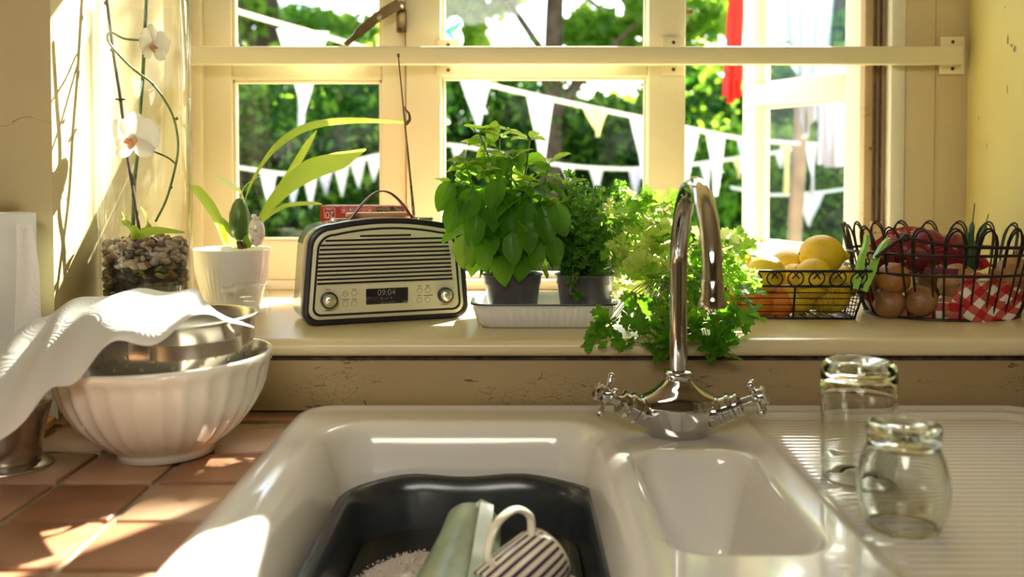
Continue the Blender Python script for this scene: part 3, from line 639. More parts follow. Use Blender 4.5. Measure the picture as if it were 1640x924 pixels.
for s, (hx, hy, hz) in ((-1, (-0.84, -0.20, 0.44)), (1, (0.86, -0.22, 0.38))):
    d = Vector((hx, hy, hz)).normalized(); q = d.to_track_quat('Z', 'Y'); base = Vector((s*0.036, -0.004, 0.026))
    def put(name, prof, n=24, par=tap, M=M_chrome):
        b = BM(); lathe(b, prof, n); bmesh.ops.rotate(b, verts=b.verts, cent=(0, 0, 0), matrix=q.to_matrix()); bmesh.ops.translate(b, verts=b.verts, vec=base); return obj(name, b, M, par)
    put('valve', [(0.017, 0.0), (0.0175, 0.008), (0.0165, 0.012), (0.0182, 0.013), (0.0182, 0.018), (0.0160, 0.019), (0.0155, 0.026), (0.0172, 0.027), (0.0172, 0.031), (0.0135, 0.033), (0.013, 0.037), (0.0145, 0.038), (0.0145, 0.041), (0.008, 0.043), (0.0062, 0.044), (0.0056, 0.058)])
    hd = BM(); hc = base+d*0.062
    lathe(hd, [(0.0, -0.006), (0.007, -0.006), (0.010, -0.001), (0.0105, 0.004), (0.009, 0.009), (0, 0.009)], 20)
    for k in range(4):
        a = k*PI/2+ (0.35 if s < 0 else 0.65); e = Vector((math.cos(a), math.sin(a), 0))
        tube(hd, [e*0.006, e*0.013, e*0.019, e*0.022], [0.0034, 0.0028, 0.0036, 0.0044], 8)
        bmesh.ops.create_uvsphere(hd, u_segments=10, v_segments=6, radius=0.0052, matrix=Matrix.Translation(e*0.0235))
    bmesh.ops.rotate(hd, verts=hd.verts, cent=(0, 0, 0), matrix=q.to_matrix()); bmesh.ops.translate(hd, verts=hd.verts, vec=hc)
    h = obj('handle', hd, M_chrome, tap, ang=50)
    cp = BM(); lathe(cp, [(0, 0.0135), (0.009, 0.0130), (0.0115, 0.011), (0.0112, 0.009), (0.0, 0.009)], 24)
    bmesh.ops.rotate(cp, verts=cp.verts, cent=(0, 0, 0), matrix=q.to_matrix()); bmesh.ops.translate(cp, verts=cp.verts, vec=hc)
    obj('cap', cp, M_chrome if s < 0 else mat('brushed_cap', (0.62, 0.60, 0.56), rough=0.35, metal=0.9), h)

# ------------------------------------------------------------------ washing-up bowl, suds and crockery
M_blk = mat('black_plastic', (0.012, 0.013, 0.016), rough=0.22, col2=(0.03, 0.035, 0.04), vscale=9, thr=(0.5, 0.9))
wb = thing('washing_up_bowl', 'black plastic washing-up bowl standing in the large sink bowl', 'bowl', (-0.05, 0.93, CT-0.176))
def rect_ring(x0, x1, y0, y1, r, z, n=8, wave=0.0):
    cx, cy = (x0+x1)/2, (y0+y1)/2; o = []
    for (x, y) in rounded(x1-x0, y1-y0, r, n): o.append((cx+x, cy+y+ (wave*math.cos((x+0.02)*38) if y > (y1-y0)/2-0.02 else 0), z + (0 if y <= 0 else wave*0.6*math.cos((x+0.02)*38))))
    return o
def dense(ring, k=3):
    o = []
    for i in range(len(ring)):
        a, b = Vector(ring[i]), Vector(ring[(i+1) % len(ring)]); m_ = k if (a-b).length > 0.03 else 1
        for j in range(m_*(4 if (a-b).length > 0.1 else 1)): o.append(a.lerp(b, j/(m_*(4 if (a-b).length > 0.1 else 1))))
    return o
zr = CT-0.040; zf = CT-0.173
bm = BM(); rows = []
for off, z in ((0.040, zf), (0.030, zf+0.001), (0.022, zf+0.012), (0.012, zf+0.06), (0.004, zr-0.02), (0.0, zr-0.004), (-0.004, zr-0.001), (-0.010, zr), (-0.0135, zr-0.003), (-0.013, zr-0.010), (-0.009, zr-0.008), (-0.002, zr-0.012), (0.010, zf+0.05), (0.024, zf+0.006), (0.040, zf+0.002)):
    rows.append(dense([(x, y, z) for x, y, z in rect_ring(-0.188+off, 0.088-off, 0.735+off, 1.158-off, 0.075-min(off, 0.03)*0.5, 0)]))
    wv = 0.0 if z < zr-0.05 else 1.0
    rows[-1] = [Vector((p[0], p[1]+(0.002*wv*math.cos((p[0]+0.02)*45) if p[1] > 1.10 else 0), (z+(0.0018*wv*math.cos((p[0]-0.01)*50) if p[1] > 1.10 else 0)))) for p in rows[-1]]
mlen = min(len(r) for r in rows); rows = [r[:mlen] for r in rows]
R_ = grid_faces(bm, rows, close_u=True); bm.faces.new(R_[-1]); bm.faces.new(R_[0][::-1]); obj('tub', bm, M_blk, wb, world=True, ang=None)
zw = CT-0.100
M_water = mat('dish_water', (0.03, 0.028, 0.024), rough=0.04, spec=0.6)
bm = BM(); ring = rect_ring(-0.175, 0.076, 0.75, 1.146, 0.065, zw); bm.faces.new([bm.verts.new(p) for p in ring]); tag(obj('dish_water', bm, M_water, smooth=False), 'dark dish water filling the black washing-up bowl', 'water', kind='stuff')
def foam(name, label, blobs, seed):
    """suds: lumpy layer of bubbles"""
    g = np.random.default_rng(seed); V_ = []; T_ = []
    ico = bmesh.new(); bmesh.ops.create_icosphere(ico, subdivisions=1, radius=1); iv = np.array([v.co[:] for v in ico.verts]); it = np.array([[v.index for v in f.verts] for f in ico.faces]); ico.free()
    k = 0
    for (cx, cy, rx, ry, n) in blobs:
        for _ in range(n):
            a = g.uniform(0, 2*PI); r = math.sqrt(g.random()); r = r if g.random() < .85 else r*1.12
            h = max(0, 1-r*r)**0.5*0.012
            p = np.array([cx+rx*r*math.cos(a), cy+ry*r*math.sin(a), zw+h*g.uniform(.6, 1.0)]); s = g.choice([0.0009, 0.0014, 0.002, 0.003], p=[.45, .35, .15, .05])
            V_.append(iv*s+p); T_.append(it+k*len(iv)); k += 1
    me = mesh_np(name, np.concatenate(V_), np.concatenate(T_), mat('suds', (0.60, 0.53, 0.46), rough=0.25, sss=0.2, var=0.15, vscale=60), True)
    return tag(link(name, me), label, 'suds', kind='stuff')
foam('soap_suds', 'greyish soap suds floating left of the green jug', [(-0.095, 0.945, 0.075, 0.125, 17000), (-0.06, 0.82, 0.07, 0.08, 4000)], 1)
foam('soap_suds', 'small patch of soap suds right of the striped mug', [(0.052, 0.93, 0.026, 0.085, 4500)], 2)

def lathe_obj(name, prof, m, par=None, n=40, rf=None, ang=None, c=(0, 0, 0)):
    b = BM(); lathe(b, prof, n, c=c, rf=rf); return obj(name, b, m, par, ang=ang)
# green enamel jug lying upside down on its side
M_grn = mat('sage_enamel', (0.30, 0.36, 0.23), rough=0.28, col2=(0.22, 0.28, 0.17), vscale=45, bump=0.1, bscale=60)
M_grn2 = mat('pale_green_enamel', (0.46, 0.56, 0.44), rough=0.25, var=0.1, vscale=30)
def aim(base, tip, roll=0.0):
    d = (Vector(tip)-Vector(base)).normalized(); q = d.to_track_quat('Z', 'Y') @ Quaternion((0, 0, 1), roll); return q.to_euler()
jb, jt = P(760, 832, 1.03), P(716, 965, 0.90)
jt.z = zw-0.012
jug = thing('enamel_jug', 'sage green enamel jug with strap handle upturned in the washing-up bowl', 'jug', jb, aim(jb, jt, 0.0)); jug.scale = (1.28, 1.28, 1.2)
lathe_obj('body', [(0, 0.0), (0.016, 0.0), (0.0215, 0.0015), (0.0235, 0.005), (0.024, 0.010), (0.0262, 0.03), (0.0310, 0.06), (0.037, 0.09), (0.043, 0.115), (0.046, 0.128), (0.0445, 0.128), (0.036, 0.09), (0.028, 0.06), (0.0245, 0.03), (0.022, 0.006), (0, 0.004)], M_grn, jug)
# strap along the side that faces the camera
jr = jug.rotation_euler.to_matrix()
loc = jr.inverted() @ Vector((0.30, -0.75, 0.55)); hd_ = Vector((loc.x, loc.y, 0)).normalized(); sd_ = Vector((0, 0, 1)).cross(hd_)
bm = BM(); ribbon(bm, catmull([hd_*0.024+Vector((0, 0, 0.006)), hd_*0.030+Vector((0, 0, 0.006)), hd_*0.034+Vector((0, 0, 0.02)), hd_*0.041+Vector((0, 0, 0.06)), hd_*0.046+Vector((0, 0, 0.09)), hd_*0.044+Vector((0, 0, 0.12))], 5), 0.012, 0.0015, side=sd_)
hn = obj('handle', bm, M_grn2, jug, ang=40)
for k in (-1, 1):
    b = BM(); bmesh.ops.create_uvsphere(b, u_segments=10, v_segments=8, radius=0.003, matrix=Matrix.Translation(hd_*0.0262+sd_*0.005*k+Vector((0, 0, 0.008)))); obj('rivet', b, M_grn2, hn)
# striped mug
def stripe_mat():
    m = mat('striped_glaze', (0.72, 0.66, 0.52), rough=0.15); n = m.node_tree; b = n.nodes['Principled BSDF']
    tc = n.nodes.new('ShaderNodeTexCoord'); sp = n.nodes.new('ShaderNodeSeparateXYZ'); n.links.new(tc.outputs['Object'], sp.inputs[0])
    a = n.nodes.new('ShaderNodeMath'); a.operation = 'ARCTAN2'; n.links.new(sp.outputs[1], a.inputs[0]); n.links.new(sp.outputs[0], a.inputs[1])
    k = n.nodes.new('ShaderNodeMath'); k.operation = 'MULTIPLY'; k.inputs[1].default_value = 26; n.links.new(a.outputs[0], k.inputs[0])
    s = n.nodes.new('ShaderNodeMath'); s.operation = 'SINE'; n.links.new(k.outputs[0], s.inputs[0])
    g = n.nodes.new('ShaderNodeMath'); g.operation = 'GREATER_THAN'; g.inputs[1].default_value = 0.15; n.links.new(s.outputs[0], g.inputs[0])
    g2 = n.nodes.new('ShaderNodeMath'); g2.operation = 'GREATER_THAN'; g2.inputs[1].default_value = 0.006; n.links.new(sp.outputs[2], g2.inputs[0])
    mu = n.nodes.new('ShaderNodeMath'); mu.operation = 'MULTIPLY'; n.links.new(g.outputs[0], mu.inputs[0]); n.links.new(g2.outputs[0], mu.inputs[1])
    mx = n.nodes.new('ShaderNodeMix'); mx.data_type = 'RGBA'; mx.inputs[6].default_value = (0.72, 0.66, 0.52, 1); mx.inputs[7].default_value = (0.06, 0.025, 0.07, 1)
    n.links.new(mu.outputs[0], mx.inputs[0]); n.links.new(mx.outputs[2], b.inputs['Base Color']); return m
M_cup = mat('cream_glaze', (0.74, 0.68, 0.55), rough=0.15)
def mug(name, label, base, tip, roll, m, R=0.036, H=0.085):
    t = thing(name, label, 'mug', base, aim(base, tip, roll))
    lathe_obj('body', [(0, 0.0), (R*0.72, 0.0), (R*0.84, 0.003), (R*0.93, 0.015), (R, 0.05), (R*1.02, H), (R*0.96, H+0.001), (R*0.94, 0.05), (R*0.86, 0.016), (R*0.7, 0.006), (0, 0.005)], m, t, n=48)
    b = BM(); tube(b, catmull([(R*0.9, 0, 0.016), (R*1.45, 0, 0.012), (R*1.95, 0, 0.028), (R*1.95, 0, 0.055), (R*1.4, 0, 0.073), (R*0.98, 0, 0.070)], 5), 0.0048, 10, sx=0.7); obj('handle', b, M_cup, t)
    return t
mb = P(880, 885, 0.955); mt_ = P(815, 945, 0.915)
_q = (mt_-mb).normalized().to_track_quat('Z', 'Y'); _l = _q.inverted() @ Vector((-0.45, -0.45, 0.8)); MROLL = math.degrees(math.atan2(_l.y, _l.x))
mug('striped_mug', 'cream mug with purple stripes tilted beside the green jug', mb, mt_, math.radians(MROLL), stripe_mat())
cb = P(700, 985, 0.90); cb.z = zw-0.035
mug('cream_mug', 'cream mug rim showing below the green jug', cb, cb+Vector((-0.012, 0.022, 0.09)), math.radians(200), M_cup, R=0.031, H=0.06)

# ------------------------------------------------------------------ glasses on the drainer
M_glass = solid_glass('clear_glass', (0.97, 0.98, 0.96), 1.47, 0.0)
DZ = CT+DECK-0.006+0.0012
def tumbler(label, px, ybase, prof, rf=None):
    D = F*0.33/(ybase-280); x = (px-820)*D/F
    t = thing('drinking_glass', label, 'glass', (x, D, DZ)); t.scale = (0.96,)*3; b = BM(); lathe(b, prof, 48, rf=rf); obj('vessel', b, M_glass, t, ang=None); return t
tumbler('tall upturned clear glass standing on the drainer near the wall', 1379, 782,
    [(0.0355, 0.0), (0.0385, 0.001), (0.0398, 0.006), (0.0385, 0.012), (0.0400, 0.016), (0.0392, 0.024), (0.0400, 0.032), (0.0405, 0.06), (0.0405, 0.10), (0.0405, 0.118), (0.0385, 0.128), (0.0345, 0.132), (0.030, 0.131), (0.020, 0.127), (0.0, 0.125),
     (0.0, 0.119), (0.020, 0.120), (0.031, 0.118), (0.0365, 0.110), (0.0372, 0.09), (0.0372, 0.04), (0.036, 0.02), (0.0350, 0.004), (0.0355, 0.0)])
tumbler('short bulging upturned glass at the front of the drainer', 1452, 862,
    [(0.0325, 0.0), (0.0340, 0.001), (0.0375, 0.010), (0.0418, 0.026), (0.0430, 0.040), (0.0415, 0.054), (0.0375, 0.068), (0.0340, 0.076), (0.0330, 0.079), (0.0335, 0.084), (0.0345, 0.094), (0.0335, 0.099), (0.029, 0.1005), (0.020, 0.097), (0.0, 0.094),
     (0.0, 0.086), (0.018, 0.086), (0.0285, 0.082), (0.0305, 0.076), (0.0345, 0.066), (0.0385, 0.053), (0.0400, 0.040), (0.0390, 0.027), (0.0350, 0.012), (0.0320, 0.002), (0.0325, 0.0)])

# ------------------------------------------------------------------ fluted bowl, colander
BX, BY = -0.410, 1.125
M_bowl = mat('fluted_white_ceramic', (0.83, 0.78, 0.68), rough=0.10, coat=0.5, var=0.03)
def flute(a, r, z, k):
    if k < 5 or k > 14: return r
    w = min(1, (k-4)/2)*(1 if k < 12 else 0.8)*(0 if k > 13 else 1)
    return r*(1+0.006*w) - 0.026*r*w*abs(math.sin(a*15))**0.9
fb = thing('mixing_bowl', 'large white fluted ceramic bowl on the tiles holding the colander', 'bowl', (BX, BY, CT+0.0008), (0, math.radians(-1.8), 0)); fb.scale = (1, 1, 0.90)
lathe_obj('body', [(0, 0.003), (0.048, 0.003), (0.052, 0.0), (0.056, 0.001), (0.056, 0.008), (0.062, 0.014), (0.074, 0.023), (0.088, 0.036), (0.100, 0.052), (0.110, 0.070), (0.117, 0.088), (0.1205, 0.104), (0.1225, 0.113), (0.1245, 0.116), (0.1255, 0.121), (0.1265, 0.127), (0.1255, 0.1305), (0.1225, 0.130), (0.118, 0.110), (0.108, 0.078), (0.090, 0.045), (0.062, 0.020), (0, 0.010)], M_bowl, fb, n=180, rf=flute)
M_steel = mat('brushed_steel', (0.62, 0.57, 0.50), rough=0.24, metal=1.0)
M_hole = mat('hole_edge', (0.50, 0.40, 0.16), rough=0.3, metal=0.6)
CX_, CY_ = -0.400, 1.126
co = thing('colander', 'stainless steel colander nested in the fluted bowl', 'colander', (CX_, CY_, CT+0.040), (0, math.radians(-2), 0)); co.scale = (0.97, 0.97, 1)
lathe_obj('body', [(0.0, 0.0), (0.055, 0.0), (0.078, 0.022), (0.0915, 0.055), (0.0975, 0.09), (0.1000, 0.118), (0.1035, 0.1195), (0.1050, 0.1215), (0.1035, 0.1235), (0.0990, 0.1225), (0.0965, 0.09), (0.0905, 0.055), (0.077, 0.024), (0.054, 0.002), (0, 0.002)], M_steel, co, n=64)
bm = BM()
for k in range(36):
    a = 2*PI*k/36
    for zz_ in ((0.078, 0.087) if k % 2 else (0.083, 0.092)):
        r = 0.0915+(zz_-0.055)/0.035*0.006; e = Vector((math.cos(a), math.sin(a), -0.1)).normalized(); q = e.to_track_quat('Z', 'Y').to_matrix()
        b2 = [(q @ Vector((0.0021*math.cos(t), 0.0021*math.sin(t), 0.0004)))+Vector((r*math.cos(a), r*math.sin(a), zz_)) for t in [2*PI*j/8 for j in range(8)]]
        bm.faces.new([bm.verts.new(p) for p in b2])
obj('perforations', bm, M_hole, co, smooth=False, kind='stuff')
bm = BM(); ring = []
for k in range(17):
    a = -PI/2+math.radians(36)+ (k/16-0.5)*1.05; rr = 0.100+0.030*math.sin(PI*k/16)**0.5; ring.append((rr*math.cos(a), rr*math.sin(a), 0.098))
ribbon(bm, ring, 0.016, 0.0022, side=(0, 0, 1)); obj('handle', bm, M_steel, co, ang=40)
bm = BM(); a0 = -PI/2+0.02; box(bm, (0.100*math.cos(a0), 0.100*math.sin(a0), 0.098), (0.028, 0.003, 0.026), bev=0.0012, rot=(0, 0, a0+PI/2)); obj('handle_plate', bm, M_steel, co)

# steel pot with a foot at the left
mp = thing('steel_jug', 'shiny steel beaker with flared foot under the paper towel', 'beaker', (-0.568, 1.07, CT+0.001))
lathe_obj('body', [(0, 0.001), (0.030, 0.003), (0.0335, 0.010), (0.0355, 0.03), (0.040, 0.052), (0.0435, 0.066), (0.046, 0.074), (0.0445, 0.074), (0.042, 0.066), (0.038, 0.05), (0.033, 0.02), (0, 0.012)], M_steel, mp, n=48)
lathe_obj('foot', [(0.030, 0.006), (0.0335, 0.0065), (0.045, 0.003), (0.0465, 0.0015), (0.045, 0.0), (0.02, 0.0)], M_steel, mp, n=48)

# ------------------------------------------------------------------ kitchen paper
def paper_mat():
    m = mat('embossed_paper', (0.86, 0.87, 0.84), rough=0.9, spec=0.1); n = m.node_tree; b = n.nodes['Principled BSDF']
    tc = n.nodes.new('ShaderNodeTexCoord'); vo = n.nodes.new('ShaderNodeTexVoronoi'); vo.inputs['Scale'].default_value = 17; vo.inputs['Randomness'].default_value = 0.55
    n.links.new(tc.outputs['UV'], vo.inputs['Vector'])
    k = n.nodes.new('ShaderNodeMath'); k.operation = 'MULTIPLY'; k.inputs[1].default_value = 60; n.links.new(vo.outputs['Distance'], k.inputs[0])
    s = n.nodes.new('ShaderNodeMath'); s.operation = 'SINE'; n.links.new(k.outputs[0], s.inputs[0])
    bp = n.nodes.new('ShaderNodeBump'); bp.inputs['Strength'].default_value = 0.22; bp.inputs['Distance'].default_value = 0.0008; n.links.new(s.outputs[0], bp.inputs['Height']); n.links.new(bp.outputs[0], b.inputs['Normal'])
    tr = n.nodes.new('ShaderNodeBsdfTranslucent'); tr.inputs[0].default_value = (0.85, 0.87, 0.82, 1); mx = n.nodes.new('ShaderNodeMixShader'); mx.inputs[0].default_value = 0.22
    out = [x for x in n.nodes if x.type == 'OUTPUT_MATERIAL'][0]; n.links.new(b.outputs[0], mx.inputs[1]); n.links.new(tr.outputs[0], mx.inputs[2]); n.links.new(mx.outputs[0], out.inputs[0])
    return m
M_paper = paper_mat()
def uv_sheet(me, nu, nv, su, sv):
    uv = me.uv_layers.new(name='UVMap'); d = np.empty(len(me.loops)*2); vi = np.empty(len(me.loops), dtype=int); me.loops.foreach_get('vertex_index', vi)
    d[0::2] = (vi % nu)/(nu-1)*su; d[1::2] = (vi//nu)/(nv-1)*sv; uv.data.foreach_set('uv', d)
kr = thing('kitchen_roll', 'white kitchen paper roll on a wooden holder by the wall', 'kitchen roll', (-0.676, 1.215, CT+0.001))
nu, nv = 65, 22; b = BM(); rows = []
for j in range(nv):
    z = 0.018+0.262*j/(nv-1)
    rows.append([((0.063 if k < 60 else 0.063)*math.cos(2*PI*k/(nu-1)), 0.063*math.sin(2*PI*k/(nu-1)), z) for k in range(nu)])
R_ = grid_faces(b, rows); b.faces.new(R_[-1][:-1]); 
me = bpy.data.meshes.new('roll'); b.to_mesh(me); b.free(); uv_sheet(me, nu, nv, 0.4, 0.26); finish(me, M_paper, True, 40); link('roll', me, kr)
lathe_obj('holder_base', [(0, 0.0), (0.078, 0.0), (0.082, 0.004), (0.082, 0.012), (0.078, 0.016), (0, 0.016)], mat('turned_wood', (0.62, 0.33, 0.10), rough=0.4, var=0.2, vscale=20), kr, n=48, ang=40)
lathe_obj('holder_pole', [(0.008, 0.016), (0.008, 0.300), (0.014, 0.304), (0.016, 0.314), (0.010, 0.322), (0, 0.324)], mat('turned_wood_knob', (0.62, 0.30, 0.12), rough=0.4), kr, n=20)
# loose end hanging from the roll
def sheet(name, nu, nv, fn, su, sv, par=None):
    V_ = np.array([fn(i/(nu-1), j/(nv-1)) for j in range(nv) for i in range(nu)]); I_ = np.arange(nu*nv).reshape(nv, nu)
    Q_ = np.stack([I_[:-1, :-1], I_[:-1, 1:], I_[1:, 1:], I_[1:, :-1]], -1).reshape(-1, 4)
    if par is not None:
        V_ = V_-np.array(par.location)
    me = mesh_np(name, V_, Q_, M_paper, True); uv_sheet(me, nu, nv, su, sv); return link(name, me, par)
def hang(u, v):
    a = math.radians(-20-60*(1-u)); r = 0.067+0.006*math.sin(v*5)+0.010*v*u
    x = (-0.622)*(1-u)+(-0.587+0.033*v**1.3+0.003*math.sin(v*9))*u
    return (x, 1.19-0.022*u-0.01*v+0.004*math.sin(u*6+v*4), CT+0.266-0.236*v*(0.95+0.05*u)+0.003*math.sin(u*9))
sheet('loose_end', 14, 30, hang, 0.08, 0.23, kr)
# the sheet draped over the colander: back edge, middle and front edge measured along its length
BK = [P(-70, 565, 1.12), P(0, 546, 1.13), P(60, 516, 1.15), P(110, 490, 1.18), P(180, 474, 1.215), P(250, 468, 1.225), P(312, 468, 1.215), P(330, 480, 1.20)]
MD = [P(-90, 660, 1.02), P(0, 610, 1.03), P(60, 570, 1.05), P(110, 535, 1.065), P(180, 508, 1.05), P(250, 500, 1.055), P(312, 497, 1.075), P(352, 503, 1.12)]
FR = [P(-100, 750, 0.955), P(0, 702, 0.965), P(60, 660, 0.975), P(110, 608, 0.985), P(180, 572, 0.995), P(262, 536, 0.985), P(340, 512, 0.990), P(408, 521, 1.02)]
cB, cM, cF = catmull(BK, 8), catmull(MD, 8), catmull(FR, 8)
def drp(u, v):
    k = u*(len(cB)-1); i = min(int(k), len(cB)-2); f = k-i; a, m_, c = cB[i].lerp(cB[i+1], f), cM[i].lerp(cM[i+1], f), cF[i].lerp(cF[i+1], f)
    p = a*(1-v)*(1-2*v)+m_*4*v*(1-v)+c*v*(2*v-1)
    ed = max(0, (v-0.55)/0.45)
    w = 0.0045*math.sin(u*11+v*5)*math.sin(v*PI) + 0.010*ed*math.sin(u*23+1.0)*(1-abs(2*u-1)*0.5) + 0.003*math.sin(u*31+v*9)
    return (p.x, p.y, p.z+w+0.004*math.sin(PI*u))
t = sheet('paper_towel', 110, 44, drp, 0.42, 0.24); tag(t, 'sheet of white kitchen paper draped from the left over the colander', 'paper towel')
# ------------------------------------------------------------------ radio
RA0 = Vector((-0.3085, 1.407, SILL)); RA1 = Vector((-0.0695, 1.499, SILL)); RW = (RA1-RA0).length
rang = math.atan2(RA1.y-RA0.y, RA1.x-RA0.x); RC = (RA0+RA1)/2
radio = thing('radio', 'cream and black retro radio with carry handle on the windowsill', 'radio', (RC.x, RC.y, SILL+0.0015), (0, 0, rang))
M_rcream = mat('radio_cream', (0.74, 0.70, 0.46), rough=0.35, var=0.03)
M_rblack = mat('radio_black_trim', (0.018, 0.014, 0.022), rough=0.35)
M_rside = mat('radio_glossy_side', (0.34, 0.33, 0.28), rough=0.15, var=0.05)
M_slot = mat('grille_slot', (0.012, 0.004, 0.014), rough=0.8)
HR = 0.157
def radio_outline(inset, n=10):
    w = RW/2-inset; h0 = inset; out = []
    hs = HR-0.0085-inset; rb = max(0.004, 0.020-inset*0.6); rt = max(0.006, 0.036-inset*0.8)
    wb = w; wt = w-0.007
    for i in range(n+1): a = -PI/2+PI/2*i/n; out.append((wb-rb+rb*math.cos(a), h0+rb+rb*math.sin(a)))
    for i in range(n+1):
        a = PI/2*i/n; out.append((wt-rt+rt*math.cos(a), hs-rt+rt*math.sin(a)))
    out = out[:-1]
    xt = wt-rt
    for i in range(17):
        x = xt-2*xt*i/16; out.append((x, hs+(0.0085)*(1-(x/xt)**2)))
    for i in range(1, n+1): a = PI/2+PI/2*i/n; out.append((-wt+rt+rt*math.cos(a), hs-rt+rt*math.sin(a)))
    for i in range(n+1): a = PI+PI/2*i/n; out.append((-wb+rb+rb*math.cos(a), h0+rb+rb*math.sin(a)))
    return out
def loft(bm, rings):
    rows = [[(x, y, z) for x, z in o] for o, y in rings]; return grid_faces(bm, rows, close_u=True)
# case: side shell, black trim ring, cream face
bm = BM(); R_ = loft(bm, [(radio_outline(0.0), 0.006), (radio_outline(-0.001), 0.015), (radio_outline(-0.001), 0.095), (radio_outline(0.003), 0.103), (radio_outline(0.012), 0.106)]); bm.faces.new(R_[-1]); bm.faces.new(R_[0][::-1]); obj('case', bm, M_rside, radio)
bm = BM(); loft(bm, [(radio_outline(0.0005), 0.008), (radio_outline(-0.0012), 0.006), (radio_outline(-0.0005), 0.001), (radio_outline(0.0025), -0.001), (radio_outline(0.0065), -0.001), (radio_outline(0.0080), 0.0015)]); obj('black_trim', bm, M_rblack, radio)
bm = BM(); R_ = loft(bm, [(radio_outline(0.0075), 0.004), (radio_outline(0.0078), -0.0005), (radio_outline(0.0135), -0.003), (radio_outline(0.0150), -0.003)]); bm.faces.new(R_[-1][::-1]); obj('front_panel', bm, M_rcream, radio)
bm = BM(); loft(bm, [(radio_outline(0.0128), -0.0025), (radio_outline(0.0130), -0.0036), (radio_outline(0.0160), -0.0036), (radio_outline(0.0165), -0.0025)]); obj('black_inlay', bm, M_rblack, radio)
# picture position -> place on the radio's face
Mi = Matrix.Rotation(-rang, 3, 'Z'); N_ = Vector((math.sin(rang), -math.cos(rang), 0))
def rp(px, py):
    d = ray(px, py); o = Vector((0, 0, EYE)); c = Vector((RC.x, RC.y, SILL+0.0015)); t_ = (c-o).dot(N_)/d.dot(N_); q = Mi @ (o+d*t_-c); return q.x, q.z
slots = [(575.5, 657.5, 376.8), (520.5, 708, 383), (512, 717, 390.2), (511, 718, 397), (510, 719, 404), (509, 720, 410.6), (508.5, 721, 417.4), (508, 721.5, 424), (507.5, 722, 430.5), (507, 722.5, 437), (507, 723.5, 443.5), (507, 724, 449.8)]
for a, b_, ym in slots:
    x0, z0 = rp(a, ym+1.2); x1, z1 = rp(b_, ym-1.0); zc = (z0+z1)/2
    bm = BM(); prism(bm, rounded(x1-x0, 0.0028, 0.0013, 3, (x0+x1)/2, zc), -0.0036, -0.0028); obj('grille_slot', bm, M_slot, radio, smooth=False)
    bm = BM(); box(bm, ((x0+x1)/2, -0.0036, zc-0.0028), (x1-x0, 0.0016, 0.0016), bev=0.0007); obj('grille_rib', bm, M_rcream, radio)
x0, z0 = rp(503, 456.5); x1, z1 = rp(728, 448); bm = BM(); box(bm, ((x0+x1)/2, -0.00305, (z0+z1)/2), (x1-x0, 0.0004, 0.0006)); obj('seam', bm, mat('seam_line', (0.35, 0.3, 0.15), rough=0.6), radio, smooth=False)
def knob(px, py, pr):
    x, z = rp(px, py); r = pr*1.42/F
    b = BM(); lathe(b, [(r*0.98, 0.0), (r, 0.002), (r, 0.009), (r*0.95, 0.0115), (r*0.80, 0.0122)], 36); 
    for v in b.verts: v.co = Vector((x+v.co.x, -0.003-v.co.z, z+v.co.y))
    k = obj('knob', b, M_rblack, radio)
    b = BM(); lathe(b, [(r*0.80, 0.0118), (r*0.78, 0.0128), (0, 0.0130)], 36)
    m = mat('spun_aluminium', (0.80, 0.78, 0.68), rough=0.25, metal=0.9)
    m.node_tree.nodes['Principled BSDF'].inputs['Anisotropic'].default_value = 0.9
    tg = m.node_tree.nodes.new('ShaderNodeTangent'); tg.direction_type = 'RADIAL'; tg.axis = 'Z'
    m.node_tree.links.new(tg.outputs[0], m.node_tree.nodes['Principled BSDF'].inputs['Tangent'])
    me = bpy.data.meshes.new('knob_face'); bmesh.ops.recalc_face_normals(b, faces=b.faces); b.to_mesh(me); b.free(); finish(me, m)
    link('knob_face', me, k, loc=(x, -0.003, z), rot=(PI/2, 0, 0))
knob(525.5, 480, 13.5); knob(711, 471.5, 12.8)
M_btn = mat('radio_button', (0.72, 0.66, 0.42), rough=0.35); M_ink = mat('dark_ink', (0.05, 0.03, 0.04), rough=0.6)
for px, py in ((552.5, 470), (566.5, 469), (552.5, 486), (566.5, 485.5), (671, 465), (684, 464), (671, 480), (684, 479.5)):
    x, z = rp(px, py); r = 4.2*1.43/F; b = BM(); lathe(b, [(r, 0.0), (r*0.98, 0.001), (r*0.86, 0.0014), (0, 0.0016)], 20)
    for v in b.verts: v.co = Vector((x+v.co.x, -0.003-v.co.z, z+v.co.y))
    k = obj('button', b, M_btn, radio)
    b = BM(); lathe(b, [(r*1.12, 0.0), (r*1.12, 0.0005), (r*0.98, 0.0005)], 20)
    for v in b.verts: v.co = Vector((x+v.co.x, -0.003-v.co.z, z+v.co.y))
    obj('button_ring', b, mat('button_ring', (0.36, 0.28, 0.12), rough=0.6), k)
def rtext(s, px, py, hpx, m=M_ink, yy=-0.0033):
    x, z = rp(px, py); link('lettering', text_mesh(s, hpx*1.43/F*1.35, m), radio, loc=(x, yy, z), rot=(PI/2, 0, 0))
for s, px, py, h in (('Select', 524.5, 463, 2.5), ('- Station +', 525, 496.8, 2.5), ('Mode', 566.8, 462.8, 2.3), ('Info/Menu', 553.2, 479.2, 2.2), ('Preset', 567.5, 478.5, 2.2), ('Scan', 671.3, 457.5, 2.3), ('Back', 684, 457, 2.3),
                     ('Alarm', 670.8, 472.8, 2.2), ('Snooze/Sleep', 684.8, 472.4, 2.1), ('- Volume +', 710, 487, 2.4)): rtext(s, px, py, h)
bm = BM(); xa, za = rp(552.5, 470); lathe(bm, [(0.0016, 0.0), (0.0016, 0.0002), (0.0012, 0.0002)], 14)
for v in bm.verts: v.co = Vector((xa+v.co.x, -0.0047-v.co.z, za+v.co.y))
